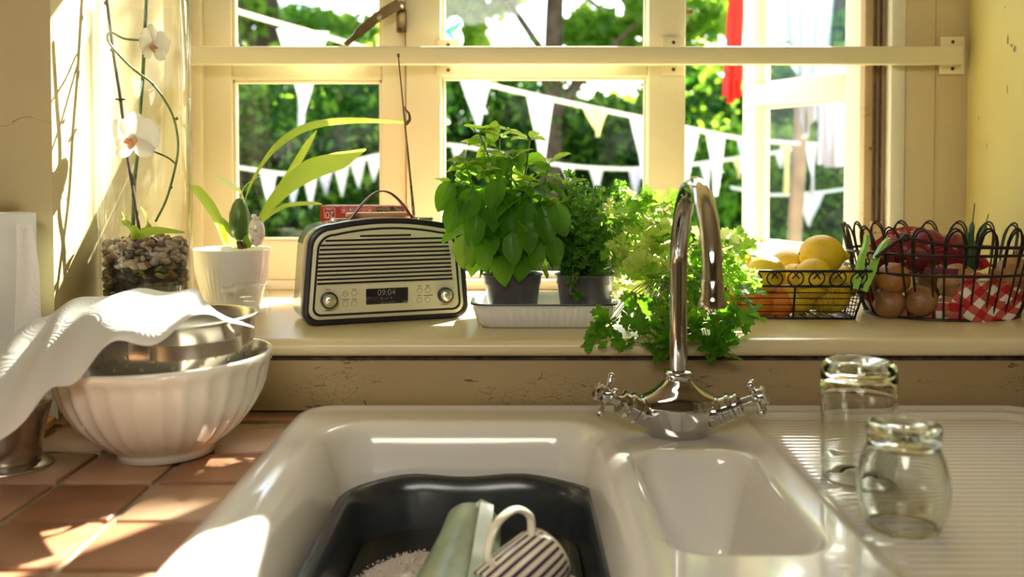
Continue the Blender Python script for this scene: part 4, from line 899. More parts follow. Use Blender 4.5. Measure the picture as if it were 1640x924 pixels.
box(bm, (xa, -0.0048, za+0.0013), (0.0004, 0.0004, 0.0014)); obj('power_symbol', bm, mat('button_print', (0.3, 0.22, 0.08), rough=0.6), radio, smooth=False)
x0, z0 = rp(585.5, 487.5); x1, z1 = rp(652.5, 459.5)
bm = BM(); box(bm, ((x0+x1)/2, -0.0034, (z0+z1)/2), (x1-x0, 0.0018, z1-z0), bev=0.0006); obj('display', bm, mat('display_glass', (0.006, 0.006, 0.010), rough=0.12, col2=(0.02, 0.02, 0.022), vscale=300, thr=(0.5, 0.8)), radio)
M_dig = mat('dim_digits', (0.26, 0.24, 0.20), rough=0.5)
rtext('09:04', 618, 468, 10, M_dig, -0.00445); rtext('F - -1  T', 618, 477.5, 4.2, M_dig, -0.00445); rtext('01-4-2019', 620, 483.6, 4, mat('dimmer_digits', (0.12, 0.12, 0.11), rough=0.5), -0.00445)
# handle
M_leather = mat('brown_leather', (0.20, 0.075, 0.05), rough=0.45, var=0.3, vscale=60, bump=0.3, bscale=200)
bm = BM(); hp = [(-0.0555, 0.1495), (-0.046, 0.158), (-0.030, 0.178), (-0.012, 0.194), (0.003, 0.198), (0.018, 0.193), (0.034, 0.178), (0.045, 0.163), (0.052, 0.154), (0.057, 0.150)]
ribbon(bm, catmull([(x, 0.045, z) for x, z in hp], 4), 0.012, 0.0025, side=(0, 1, 0)); hdl = obj('handle', bm, M_leather, radio)
for sx in (-1, 1):
    bm = BM(); box(bm, (sx*0.068+0.002, 0.045, HR-0.0035), (0.026, 0.017, 0.006), bev=0.0025, rot=(0, 0, 0)); obj('handle_mount', bm, mat('chrome_mount', (0.75, 0.74, 0.72), rough=0.15, metal=1), radio)
# aerial leaning up from the back
ya = 0.094
def rw(px, py, yl):
    """local position on the plane y=yl of the radio"""
    d = ray(px, py); o = Vector((0, 0, EYE)); c = Vector((RC.x, RC.y, SILL+0.0015))-N_*yl; t_ = (c-o).dot(N_)/d.dot(N_); q = Mi @ (o+d*t_-Vector((RC.x, RC.y, SILL+0.0015))); return q
a0, a1 = rw(664, 356, ya), rw(638, 92, ya)
bm = BM(); pp = [a0.lerp(a1, k/12) for k in range(13)]; tube(bm, pp, [0.0026]*3+[0.0022]*3+[0.0017]*3+[0.0012]*4, 10); tube(bm, [a1, a1+(a1-a0).normalized()*0.006], 0.0028, 10); tube(bm, [a0-(a1-a0).normalized()*0.006, a0+(a1-a0).normalized()*0.004], 0.004, 10)
obj('aerial', bm, M_chrome, radio)
# slab lying on the radio's top
q0, q1 = rw(556, 350, 0.07), rw(652, 351, 0.07)
sl = thing('flat_tin', 'flat orange edged tin lying on top of the radio behind the handle', 'tin', radio.matrix_basis @ Vector(((q0.x+q1.x)/2, 0.07, HR-0.001+0.004)), (0, 0, rang))
bm = BM(); box(bm, (0, 0, 0), (q1.x-q0.x, 0.030, 0.006), bev=0.0012); obj('tin_body', bm, mat('orange_card', (0.75, 0.36, 0.14), rough=0.4), sl)
bm = BM(); box(bm, (0, 0, 0.0035), (q1.x-q0.x-0.003, 0.027, 0.001)); obj('lid', bm, mat('pale_lid', (0.85, 0.78, 0.62), rough=0.4), sl)

# red box behind the radio, upside down
BXY = 1.575
x0, x1 = (513-820)*BXY/F, (648-820)*BXY/F; zt = P(580, 331, BXY).z; H_ = zt-SILL
M_red = mat('red_card', (0.62, 0.035, 0.02), rough=0.35, col2=(0.50, 0.02, 0.012), vscale=10); M_orange = mat('orange_print', (0.80, 0.10, 0.02), rough=0.35)
fb_ = thing('firelighter_box', 'red cardboard box standing upside down behind the radio', 'box', ((x0+x1)/2, BXY, SILL+0.0005))
bm = BM(); box(bm, (0, 0.03, H_/2), (x1-x0, 0.06, H_), bev=0.001); obj('carton', bm, M_red, fb_)
hw = (x1-x0)/2
bm = BM(); prism(bm, [(-0.004, H_-0.001), (0.018, H_-0.001), (0.026, H_-0.022), (0.026, H_-0.10), (-0.004, H_-0.10)][::-1], -0.0006, 0.0002); obj('orange_band', bm, M_orange, fb_, smooth=False)
bm = BM(); prism(bm, [(0.018, H_-0.001), (hw-0.006, H_-0.001), (hw-0.006, H_-0.08), (0.028, H_-0.08), (0.026, H_-0.022)][::-1], -0.0008, 0.0002); obj('photo_print', bm, mat('printed_embers', (0.42, 0.30, 0.17), rough=0.5, col2=(0.06, 0.03, 0.015), vscale=170, thr=(0.42, 0.55)), fb_, smooth=False)
bm = BM(); box(bm, (0, 0.03, H_+0.0004), (x1-x0-0.003, 0.055, 0.0012)); obj('top_flap', bm, mat('barcode_flap', (0.72, 0.66, 0.50), rough=0.5, col2=(0.35, 0.15, 0.08), vscale=120), fb_, smooth=False)
M_wht = mat('white_print', (0.85, 0.78, 0.70), rough=0.5)
def bp_(px, py): q = P(px, py, BXY); return q.x-(x0+x1)/2, q.z-SILL
xx, zz_ = bp_(528, 342.5); link('lettering', text_mesh('20', 0.0150, M_wht), fb_, loc=(xx, -0.0008, zz_-0.0015), rot=(PI/2, PI, 0))
xx, zz_ = bp_(528.5, 335.5); link('lettering', text_mesh('CUBES', 0.0043, M_wht), fb_, loc=(xx, -0.0008, zz_), rot=(PI/2, PI, 0))
def frame_(cx, cz, w, h, th, y=-0.0007):
    o = rounded(w, h, 0.0018, 3, cx, cz); i_ = rounded(w-2*th, h-2*th, 0.0014, 3, cx, cz); b = BM(); A = [b.verts.new((x, y, z)) for x, z in o]; B = [b.verts.new((x, y, z)) for x, z in i_]
    for k in range(len(A)): b.faces.new((A[k], A[(k+1) % len(A)], B[(k+1) % len(A)], B[k]))
    return obj('printed_frame', b, M_wht, fb_, smooth=False)
xx, zz_ = bp_(528, 341.5); frame_(xx, zz_, 0.0185, 0.0175, 0.0007)
for k, px in enumerate((551, 561.5, 572, 582.5, 592)):
    xx, zz_ = bp_(px, 337.5); fr = frame_(xx, zz_, 0.0088, 0.0088, 0.0005)
    b = BM()
    if k == 0: box(b, (xx, -0.0008, zz_+0.001), (0.004, 0.0002, 0.002)); box(b, (xx-0.0012, -0.0008, zz_-0.0015), (0.0012, 0.0002, 0.003)); box(b, (xx+0.0014, -0.0008, zz_-0.0012), (0.0012, 0.0002, 0.003))
    elif k == 1: lathe(b, [(0, 0), (0.002, 0)], 12); [setattr(v, 'co', Vector((xx+v.co.x, -0.0008, zz_+0.001+v.co.y))) for v in b.verts]; box(b, (xx, -0.0008, zz_-0.002), (0.0008, 0.0002, 0.003))
    elif k == 2: box(b, (xx, -0.0008, zz_), (0.0012, 0.0002, 0.005)); box(b, (xx, -0.0008, zz_), (0.004, 0.0002, 0.001))
    elif k == 3: box(b, (xx, -0.0008, zz_+0.001), (0.004, 0.0002, 0.0018)); box(b, (xx, -0.0008, zz_-0.0017), (0.0025, 0.0002, 0.0012))
    else: box(b, (xx, -0.0008, zz_), (0.004, 0.0002, 0.004))
    obj('pictogram', b, M_wht, fb_, smooth=False)

# ------------------------------------------------------------------ white ribbed pot with an orchid-like plant
M_pot = mat('white_pot', (0.90, 0.88, 0.83), rough=0.18, coat=0.3)
PX, PY = (371-820)*1.60/F, 1.60; pr = 60.5*1.60/F
pot = thing('plant_pot', 'glossy white ribbed flower pot between the glass vase and the radio', 'flower pot', (PX, PY, SILL+0.0005))
ph_ = P(371, 398, 1.60).z-SILL
lathe_obj('vessel', [(0, 0.0), (pr*0.70, 0.0), (pr*0.715, 0.004)]+[(pr*(0.715+0.225*k/6), 0.004+(ph_*0.62-0.004)*k/6) for k in range(1, 7)]+[(pr*0.965, ph_*0.70), (pr*0.99, ph_*0.95), (pr, ph_-0.001), (pr*0.99, ph_), (pr*0.96, ph_-0.001), (pr*0.94, ph_*0.8), (0.0, ph_*0.78)],
    M_pot, pot, n=150, rf=lambda a, r, z, k: r*(1+0.018*(abs(math.sin(a*25))-0.5)) if 2 < k < 9 else r)
bm = BM(); lathe(bm, [(0, 0.004), (pr*0.5, 0.006), (pr*0.93, 0.0)], 30, c=(0, 0, ph_*0.86)); obj('compost', bm, mat('compost', (0.05, 0.03, 0.02), rough=1, var=0.5, vscale=60, bump=1, bscale=150), pot)

M_ol = leafmat('strap_leaf', (0.26, 0.42, 0.05), (0.17, 0.32, 0.03), (0.62, 0.78, 0.10), 0.45, vscale=20)
M_bulb = mat('green_bulb', (0.10, 0.19, 0.03), rough=0.35, col2=(0.05, 0.11, 0.02), vscale=30)
def strap(name, pts, widths, m, parent, fold=0.25, side=None, nw=5, label=None):
    """strap leaf following pts with given widths, folded along the midrib"""
    c = catmull(pts, 6); n = len(c); rows = []
    ws = np.interp(np.linspace(0, 1, n), np.linspace(0, 1, len(widths)), widths)
    for i, p in enumerate(c):
        t_ = (c[min(i+1, n-1)]-c[max(i-1, 0)]).normalized(); s_ = Vector(side) if side else Vector((0, 1, 0.0)); s_ = (s_-t_*s_.dot(t_)).normalized(); nn = t_.cross(s_)
        rows.append([p+s_*ws[i]*(k/(nw-1)-0.5)+nn*ws[i]*fold*abs(k/(nw-1)-0.5) for k in range(nw)])
    b = BM(); grid_faces(b, rows); o = obj(name, b, m, parent, world=True, ang=None)
    if label: o['label'] = label
    return o
pl = thing('potted_orchid', 'green strap-leaved orchid plant growing in the white ribbed pot', 'plant', (PX, PY, SILL+ph_*0.86))
Y = 1.60
cam_up = (0.2, -0.5, 0.85)
strap('leaf', [P(385, 395, Y), P(390, 330, Y), P(405, 285, Y-.01), P(440, 235, Y-.01), P(490, 203, Y-.02), P(560, 192, Y-.03), P(650, 196, Y-.04)], [.006, .010, .013, .016, .016, .013, .004], M_ol, pl, side=(0.3, -0.6, 0.7))
strap('leaf', [P(400, 390, Y), P(425, 340, Y-.02), P(458, 300, Y-.03), P(500, 270, Y-.04), P(545, 256, Y-.05), P(586, 239, Y-.05)], [.006, .014, .026, .036, .030, .003], M_ol, pl, fold=0.15, side=(-0.35, -0.35, 0.85))
strap('leaf', [P(398, 392, Y+.01), P(420, 345, Y+.01), P(455, 290, Y), P(485, 240, Y), P(507, 209, Y-.01)], [.006, .014, .024, .020, .003], M_ol, pl, fold=0.3, side=(0.8, -0.5, 0.2))
strap('leaf', [P(408, 368, Y), P(430, 345, Y), P(460, 328, Y), P(500, 325, Y), P(516, 327, Y)], [.004, .007, .009, .008, .002], M_ol, pl, side=(0, -0.6, 0.8))
strap('leaf', [P(362, 392, Y), P(352, 360, Y-.02), P(335, 330, Y-.03), P(315, 305, Y-.04), P(298, 297, Y-.05)], [.010, .018, .024, .020, .004], M_ol, pl, fold=0.15, side=(0.6, -0.5, 0.6))
strap('leaf', [P(376, 396, Y), P(366, 380, Y-.01), P(358, 360, Y-.02), P(354, 348, Y-.02)], [.012, .024, .018, .004], M_ol, pl, side=(1, -0.3, 0.1))
strap('leaf', [P(392, 385, Y+.01), P(395, 345, Y+.01), P(385, 310, Y+.01), P(370, 298, Y+.01), P(342, 281, Y)], [.006, .010, .012, .012, .006], leafmat('pale_leaf_back', (0.55, 0.66, 0.35), (0.45, 0.58, 0.25), (0.8, 0.9, 0.5), 0.4), pl, side=(0, -0.6, 0.8))
strap('leaf', [P(395, 385, Y), P(388, 340, Y), P(386, 310, Y), P(398, 292, Y), P(425, 276, Y)], [.006, .009, .010, .009, .002], M_ol, pl, side=(0.5, -0.7, 0.4))
bm = BM(); lathe(bm, [(0.006, 0.0), (0.014, 0.010), (0.0175, 0.026), (0.0165, 0.044), (0.011, 0.060), (0.005, 0.068), (0.0, 0.070)], 20); q = P(384, 384, Y-0.012)
bmesh.ops.translate(bm, verts=bm.verts, vec=q); obj('pseudobulb', bm, M_bulb, pl, world=True)
bm = BM(); lathe(bm, [(0.004, 0.0), (0.009, 0.008), (0.009, 0.018), (0.003, 0.030), (0, 0.032)], 14); bmesh.ops.translate(bm, verts=bm.verts, vec=P(397, 397, Y-0.01)); obj('pseudobulb', bm, M_ol, pl, world=True)
bm = BM()
for k in range(14):
    a = P(388+random.uniform(-6, 6), 398, Y-0.015); tube(bm, [a, a+Vector((random.uniform(-.006, .006), random.uniform(-.006, .006), random.uniform(.006, .018)))], [0.0022, 0.001], 5)
obj('root_stubs', bm, mat('dry_roots', (0.20, 0.11, 0.06), rough=0.9, var=0.5, vscale=50), pl, world=True)
bm = BM(); tube(bm, catmull([P(650, 199, Y-.06), P(656, 192, Y-.06), P(655, 182, Y-.06), P(650, 176, Y-.06), P(648, 170, Y-.06)], 5), [0.003, 0.0008], 7); obj('dry_tip', bm, mat('dry_tip', (0.16, 0.08, 0.05), rough=0.8), pl, world=True)
# painted glass egg in the pot
eg = thing('glass_ornament', 'clear egg-shaped ornament with pink flower print in the white pot', 'ornament', P(411, 396, Y-0.03))
bm = BM(); bmesh.ops.create_uvsphere(bm, u_segments=24, v_segments=16, radius=1)
for v in bm.verts: v.co = Vector((v.co.x*0.0138, v.co.y*0.0138, 0.025+v.co.z*0.026*(1 if v.co.z > 0 else 0.9)))
em = mat('painted_glass', (0.90, 0.84, 0.80), rough=0.1, col2=(0.45, 0.22, 0.25), vscale=90, thr=(0.36, 0.46), coat=0.5); em.node_tree.nodes['Principled BSDF'].inputs['Alpha'].default_value = 0.75; obj('egg', bm, em, eg)
bm = BM(); lathe(bm, [(0.005, 0.0), (0.004, 0.005), (0, 0.006)], 10, c=(-0.004, 0, 0.049)); obj('cap', bm, M_pot, eg)

# ------------------------------------------------------------------ tall glass vase with orchid
VX, VY, VR = (232.5-820)*1.43/F, 1.43, 72*1.43/F
M_vglass = thin_glass('vase_glass', (0.985, 0.99, 0.98), 1.0, dirt=0.05)
vz = P(232, 4, 1.43).z-SILL
va_ = thing('glass_vase', 'tall clear glass cylinder vase holding bark pebbles and orchid stems', 'vase', (VX, VY, SILL+0.0005))
lathe_obj('cylinder', [(0, 0.0), (VR-0.004, 0.0), (VR, 0.004), (VR, 0.12), (VR, 0.3), (VR, vz), (VR-0.0015, vz+0.0012), (VR-0.003, vz), (VR-0.003, 0.3), (VR-0.003, 0.012), (0, 0.010)], M_vglass, va_, n=64)
zt_ = P(232, 383, 1.43).z-SILL
def pebbles(name, label, n, z0, z1, mats, smin, smax, seed, R=VR-0.006, fl=0.6, top=0.0):
    g = random.Random(seed); V_ = [[] for _ in mats]; T_ = [[] for _ in mats]; K = [0]*len(mats)
    ico = bmesh.new(); bmesh.ops.create_icosphere(ico, subdivisions=2, radius=1); iv0 = np.array([v.co[:] for v in ico.verts]); it = np.array([[v.index for v in f.verts] for f in ico.faces]); ico.free()
    for _ in range(n):
        s = g.uniform(smin, smax); a = g.uniform(0, 2*PI); sc = np.array([s*g.uniform(.7, 1.2), s*g.uniform(.5, .9), s*g.uniform(fl*.7, fl*1.1)])
        rr = (R-s*0.9)*(1 if g.random() < .6 else math.sqrt(g.random())); z = g.uniform(z0, z1)
        if top: z += top*(1-(rr/R))
        iv = iv0*(1+0.10*np.sin(iv0[:, [1, 2, 0]]*3+g.uniform(0, 6)))
        M_ = np.array(Euler((g.uniform(-.7, .7), g.uniform(-.7, .7), g.uniform(0, 6))).to_matrix())
        k = g.randrange(len(mats)); V_[k].append((iv*sc) @ M_.T + np.array([rr*math.cos(a), rr*math.sin(a), z])); T_[k].append(it+K[k]*len(iv)); K[k] += 1
    t = thing(name, label, 'pebbles', (VX, VY, SILL+0.0005)); t['kind'] = 'stuff'
    for k, m in enumerate(mats):
        if V_[k]: o = link(name.rstrip('s'), mesh_np(name, np.concatenate(V_[k]), np.concatenate(T_[k]), m, True), t); o['kind'] = 'stuff'
    return t
pm = lambda n, a, b: mat(n, a, rough=0.7, col2=b, vscale=60, bump=0.4, bscale=120)
pebbles('pebbles', 'brown and grey pebbles and bark in the middle of the vase', 330, zt_-0.040, zt_-0.006, [pm('pebble_brown', (0.34, 0.20, 0.12), (0.2, 0.1, 0.06)), pm('pebble_grey', (0.52, 0.46, 0.38), (0.36, 0.3, 0.24)), pm('pebble_dark', (0.14, 0.09, 0.07), (0.07, 0.04, 0.03)), pm('pebble_cream', (0.62, 0.52, 0.40), (0.45, 0.33, 0.22))], 0.0055, 0.0115, 3, top=0.014)
pebbles('moss', 'yellow-green moss and dark compost at the bottom of the vase', 420, 0.018, zt_-0.040, [pm('moss_green', (0.30, 0.30, 0.03), (0.10, 0.12, 0.01)), pm('moss_dark', (0.05, 0.06, 0.02), (0.02, 0.02, 0.01)), pm('compost_black', (0.025, 0.02, 0.018), (0.01, 0.01, 0.01)), pm('amber_bark', (0.36, 0.17, 0.04), (0.15, 0.07, 0.02))], 0.005, 0.0100, 5)
bm = BM(); lathe(bm, [(0, 0.011), (VR-0.016, 0.011), (VR-0.016, zt_-0.02), (0, zt_-0.012)], 24); obj('compost_core', bm, mat('dark_compost', (0.03, 0.022, 0.015), rough=1, var=0.5, vscale=80), va_, kind='stuff')
Yv = VY
orc = thing('orchid', 'white flowering orchid with long stems inside the glass vase', 'plant', (VX, VY, SILL+zt_))
M_stemg = mat('green_stem', (0.10, 0.15, 0.035), rough=0.5, col2=(0.05, 0.08, 0.03), vscale=30); M_stemb = mat('brown_stem', (0.07, 0.04, 0.045), rough=0.6, col2=(0.03, 0.02, 0.02), vscale=40)
M_stemt = mat('thin_green_stem', (0.16, 0.24, 0.05), rough=0.5, col2=(0.08, 0.13, 0.03), vscale=40)
bm = BM(); tube(bm, catmull([P(168, -30, Yv), P(181, 80, Yv), P(193, 158, Yv), P(203, 240, Yv), P(214, 310, Yv-.005), P(224, 375, Yv-.01)], 6), 0.0026, 8)
for px, py in ((170, 5), (180, 80), (193, 160), (204, 240), (214, 312)): bmesh.ops.create_uvsphere(bm, u_segments=8, v_segments=6, radius=0.0036, matrix=Matrix.Translation(P(px, py, Yv)))
s1 = obj('stem', bm, M_stemb, orc, world=True); s1['label'] = 'dark brown support stem'
bm = BM(); box(bm, P(193, 159, Yv), (0.014, 0.006, 0.0025), bev=0.0008); obj('clip', bm, M_stemb, s1, world=True)
bm = BM(); tube(bm, catmull([P(236, -30, Yv+.01), P(232, 60, Yv+.01), P(228, 140, Yv+.01), P(222, 230, Yv), P(215, 300, Yv), P(213, 385, Yv)], 6), 0.0029, 9); s2 = obj('stem', bm, M_stemg, orc, world=True); s2['label'] = 'upright green stem'
bm = BM(); tube(bm, catmull([P(249, 355, Yv+.01), P(268, 315, Yv+.015), P(284, 250, Yv+.02), P(283, 210, Yv+.02), P(272, 175, Yv+.015), P(245, 135, Yv+.005), P(215, 112, Yv), P(185, 82, Yv-.005), P(172, 62, Yv-.005), P(178, 52, Yv-.005), P(200, 62, Yv-.005), P(236, 65, Yv-.01)], 6), 0.0018, 8)
for px, py in ((215, 112), (245, 135), (283, 190), (274, 300), (185, 82)): bmesh.ops.create_uvsphere(bm, u_segments=8, v_segments=6, radius=0.0027, matrix=Matrix.Translation(P(px, py, Yv+.005)))
tube(bm, catmull([P(281, 262, Yv+.02), P(268, 252, Yv+.01), P(245, 242, Yv), P(228, 235, Yv-.015)], 5), 0.0014, 7)
s3 = obj('stem', bm, M_stemt, orc, world=True); s3['label'] = 'thin curling flower stem'
M_pet = leafmat('white_petal', (0.90, 0.88, 0.86), (0.86, 0.80, 0.80), (0.92, 0.90, 0.85), 0.35, rough=0.6, vscale=60)
M_lip = leafmat('orange_lip', (0.80, 0.28, 0.10), (0.75, 0.50, 0.35), (0.8, 0.35, 0.1), 0.3, vscale=120)
def petal(par, c, ang_, ln, wd, tilt, m, yaw=0.0, name='petal', k=0.35):
    rows = []
    for j in range(9):
        t_ = j/8; w = wd*1.15*math.sin(PI*min(1, t_**1.25*0.95+0.035))**0.55
        rows.append([(w*(i/6-0.5), -0.004*math.sin(PI*i/6)*0.8 - tilt*ln*t_*t_, ln*t_) for i in range(7)])
    b = BM(); grid_faces(b, rows); R1 = Matrix.Rotation(ang_, 3, 'Y'); R2 = Matrix.Rotation(yaw, 3, 'Z')
    for v in b.verts: v.co = c + R2 @ (R1 @ v.co)
    return obj(name, b, m, par, world=True, ang=None)
def orchid_flower(c, s, yaw, n):
    f = BM(); bmesh.ops.create_uvsphere(f, u_segments=10, v_segments=8, radius=s*0.09, matrix=Matrix.Translation(c)); fo = obj('flower', f, M_pet, orc, world=True)
    for a, ln, wd, tl in ((0, 0.50, 0.36, -.1), (math.radians(128), 0.46, 0.34, .05), (math.radians(-128), 0.46, 0.34, .05), (math.radians(74), 0.52, 0.52, .12), (math.radians(-74), 0.52, 0.52, .12)):
        petal(fo, c+Vector((0, 0.002, 0)), a, ln*s, wd*s, tl, M_pet, yaw)
    for a, ln, wd in ((PI, 0.20, 0.13), (math.radians(125), 0.14, 0.10), (math.radians(-125), 0.14, 0.10)): petal(fo, c-Vector((0, 0.004, 0)), a, ln*s, wd*s, 0.5, M_lip, yaw, 'lip')
orchid_flower(P(213, 222, Yv-.03), 0.080, 0.0, 1); orchid_flower(P(244, 72, Yv-.02), 0.062, math.radians(68), 2)
for pts, w in (([P(214, 380, Yv-.01), P(226, 375, Yv-.02), P(250, 368, Yv-.03), P(296, 372, Yv-.01)], [.006, .014, .014, .003]), ([P(222, 380, Yv), P(235, 365, Yv-.01), P(232, 345, Yv-.01), P(225, 332, Yv)], [.006, .014, .014, .003]), ([P(216, 378, Yv), P(205, 362, Yv), P(198, 348, Yv-.01), P(195, 340, Yv)], [.005, .012, .010, .003]), ([P(212, 384, Yv-.02), P(218, 366, Yv-.03), P(232, 378, Yv-.04)], [.005, .014, .006])):
    strap('leaf', pts, w, M_ol, orc, side=(0, -0.5, 0.85))
# small glasses
tb = thing('small_glass', 'small clear glass on the sill corner behind the paper towel', 'glass', ((255-820)*1.335/F, 1.335, SILL+0.0006))
lathe_obj('vessel', [(0, 0), (0.024, 0), (0.027, 0.004), (0.0318, 0.070), (0.0305, 0.0705), (0.0255, 0.008), (0, 0.007)], M_vglass, tb, n=40)
gj = thing('glass_jar', 'small clear glass jar lying beside the white ribbed pot', 'jar', (-0.418, 1.515, SILL+0.0275), (0, PI/2, math.radians(8)))
lathe_obj('vessel', [(0.0, 0.030), (0.022, 0.032), (0.026, 0.026), (0.027, 0.0), (0.027, -0.022), (0.020, -0.032), (0.020, -0.042), (0.0185, -0.042), (0.0185, -0.031), (0.0245, -0.021), (0.0245, 0.024), (0, 0.027)], M_vglass, gj, n=36)
# ------------------------------------------------------------------ tray with pots
tx0, tx1 = P(753, 493, 1.385).x, P(992, 493, 1.385).x
TW = tx1-tx0; TCX = (tx0+tx1)/2; TH = 0.0365; TD = 0.150; TY0 = 1.380
tray = thing('serving_tray', 'white fluted ceramic dish with dark rim under the herb pots', 'dish', (TCX, TY0+TD/2, SILL+0.0005))
def trring(w, d, z, fl=0.0, n=180):
    o = []
    base = rounded(w, d, min(w, d)*0.16, 8); pts = [Vector((x, y, 0)) for x, y in base]; L_ = [0]
    for i in range(len(pts)): L_.append(L_[-1]+(pts[(i+1) % len(pts)]-pts[i]).length)
    for k in range(n):
        s = L_[-1]*k/n; i = max(j for j in range(len(pts)) if L_[j] <= s); a, b = pts[i], pts[(i+1) % len(pts)]; p = a.lerp(b, (s-L_[i])/max(1e-9, L_[i+1]-L_[i]))
        t_ = (b-a).normalized(); nn = Vector((t_.y, -t_.x, 0)); p = p+nn*fl*(k % 3 == 0); o.append((p.x, p.y, z))
    return o
bm = BM(); rows = [trring(TW-0.034, TD-0.034, 0), trring(TW-0.030, TD-0.030, 0.002), trring(TW-0.026, TD-0.026, 0.005, .003), trring(TW-0.012, TD-0.012, TH-0.008, .003), trring(TW-0.008, TD-0.008, TH-0.004, 0), trring(TW, TD, TH-0.002), trring(TW, TD, TH), trring(TW-0.008, TD-0.008, TH), trring(TW-0.016, TD-0.016, TH-0.006), trring(TW-0.036, TD-0.036, 0.005)]
R_ = grid_faces(bm, rows, close_u=True); bm.faces.new(R_[0][::-1]); bm.faces.new(R_[-1]); obj('dish', bm, mat('white_dish', (0.78, 0.77, 0.74), rough=0.18), tray, ang=None)
bm = BM(); rows = [trring(TW+0.0006, TD+0.0006, TH-0.0022), trring(TW+0.001, TD+0.001, TH-0.0008), trring(TW, TD, TH+0.0004)]; grid_faces(bm, rows, close_u=True); obj('dark_rim', bm, mat('dark_rim', (0.02, 0.015, 0.03), rough=0.3), tray)
M_gpot = mat('grey_plastic', (0.105, 0.10, 0.105), rough=0.42, var=0.12, vscale=8)
M_soil = mat('soil', (0.04, 0.025, 0.018), rough=1, var=0.5, vscale=70, bump=1, bscale=180)
def nursery_pot(label, x, y, R, H):
    t = thing('nursery_pot', label, 'flower pot', (x, y, SILL+0.0062))
    lathe_obj('vessel', [(0, 0), (R*0.74, 0), (R*0.76, 0.003), (R*0.90, H*0.78), (R*0.93, H*0.79), (R*0.95, H*0.97), (R*0.985, H*0.975), (R, H*0.985), (R, H), (R*0.97, H+0.0006), (R*0.93, H-0.001), (R*0.90, H*0.8), (R*0.74, 0.006), (0, 0.006)], M_gpot, t, n=48)
    bm = BM(); lathe(bm, [(0, 0.003), (R*0.6, 0.004), (R*0.91, 0.0)], 30, c=(0, 0, H*0.93)); obj('soil', bm, M_soil, t); return t
B1X, B2X = (821-820)*1.452/F, (935-820)*1.452/F
PH = P(820, 438, 1.452).z-SILL-0.0062
nursery_pot('grey plastic nursery pot holding the basil', B1X, 1.452, 0.0465, PH)
nursery_pot('grey plastic nursery pot holding the parsley', B2X+0.002, 1.452, 0.0465, PH)

# ------------------------------------------------------------------ basil
M_basil = [leafmat('basil_leaf_%d' % i, c, d, t_, tw, rough=0.32, vscale=25) for i, (c, d, t_, tw) in enumerate([
    ((0.095, 0.26, 0.022), (0.055, 0.17, 0.012), (0.26, 0.62, 0.02), 0.48), ((0.14, 0.33, 0.03), (0.08, 0.23, 0.018), (0.40, 0.75, 0.03), 0.5), ((0.20, 0.36, 0.05), (0.13, 0.28, 0.03), (0.50, 0.75, 0.06), 0.5)])]
def basil_mesh(m, seed):
    g = random.Random(seed); cup = g.uniform(0.18, 0.38); arch = g.uniform(0.15, 0.5); rows = []; nj = 11; ni = 9
    for j in range(nj):
        t_ = j/(nj-1); w = 0.325*math.sin(PI*t_**0.88)**0.62*(1-0.12*t_)+0.004; row = []
        for i in range(ni):
            s = i/(ni-1)*2-1; x = s*w
            z = cup*abs(s)**1.5*w*1.1 - arch*t_*t_*0.6 + 0.030*math.sin(j*2.1+abs(s)*2.5)*abs(s)*(1-abs(s)*0.4) - (0.02*(1-abs(s)) if True else 0)
            row.append((x, t_, z))
        rows.append(row)
    b = BM(); grid_faces(b, rows); tube(b, [(0, -0.12, 0), (0, 0.05, -0.02), (0, 0.5, -0.02-arch*0.15)], [0.020, 0.008], 5)
    me = bpy.data.meshes.new('leaf'); b.to_mesh(me); b.free(); finish(me, m); return me
BL = [basil_mesh(M_basil[i % 3], i) for i in range(12)]
M_bst = leafmat('basil_stem', (0.20, 0.32, 0.06), (0.12, 0.22, 0.03), (0.4, 0.6, 0.08), 0.2)
bas = thing('basil', 'bushy green basil plant in the left nursery pot', 'plant', (B1X, 1.452, SILL+0.0062+PH*0.93))
def leaf_at(par, meshes, p, direction, L_, roll=0.0, up=(0, 0, 1), name='leaf', k=None):
    d = Vector(direction).normalized(); u = Vector(up); u = (u-d*u.dot(d)); u = u.normalized() if u.length > 1e-4 else Vector((1, 0, 0)); x = d.cross(u)
    M_ = Matrix((x, d, u)).transposed().to_4x4(); M_ = M_ @ Matrix.Rotation(roll, 4, 'Y'); o = link(name, meshes[k if k is not None else random.randrange(len(meshes))], par)
    o.matrix_basis = Matrix.Translation(Vector(p)-par.location) @ M_ @ Matrix.Scale(L_, 4); return o
g = random.Random(5)
stems = [(767, 212, 1.47, 1.0), (800, 222, 1.50, .8), (848, 225, 1.46, 1.0), (880, 262, 1.43, .9), (745, 262, 1.44, .8), (722, 300, 1.45, .7), (820, 255, 1.42, 1.0), (905, 300, 1.44, .7), (780, 275, 1.41, .9), (850, 290, 1.40, .8), (735, 335, 1.42, .7), (893, 330, 1.42, .6)]
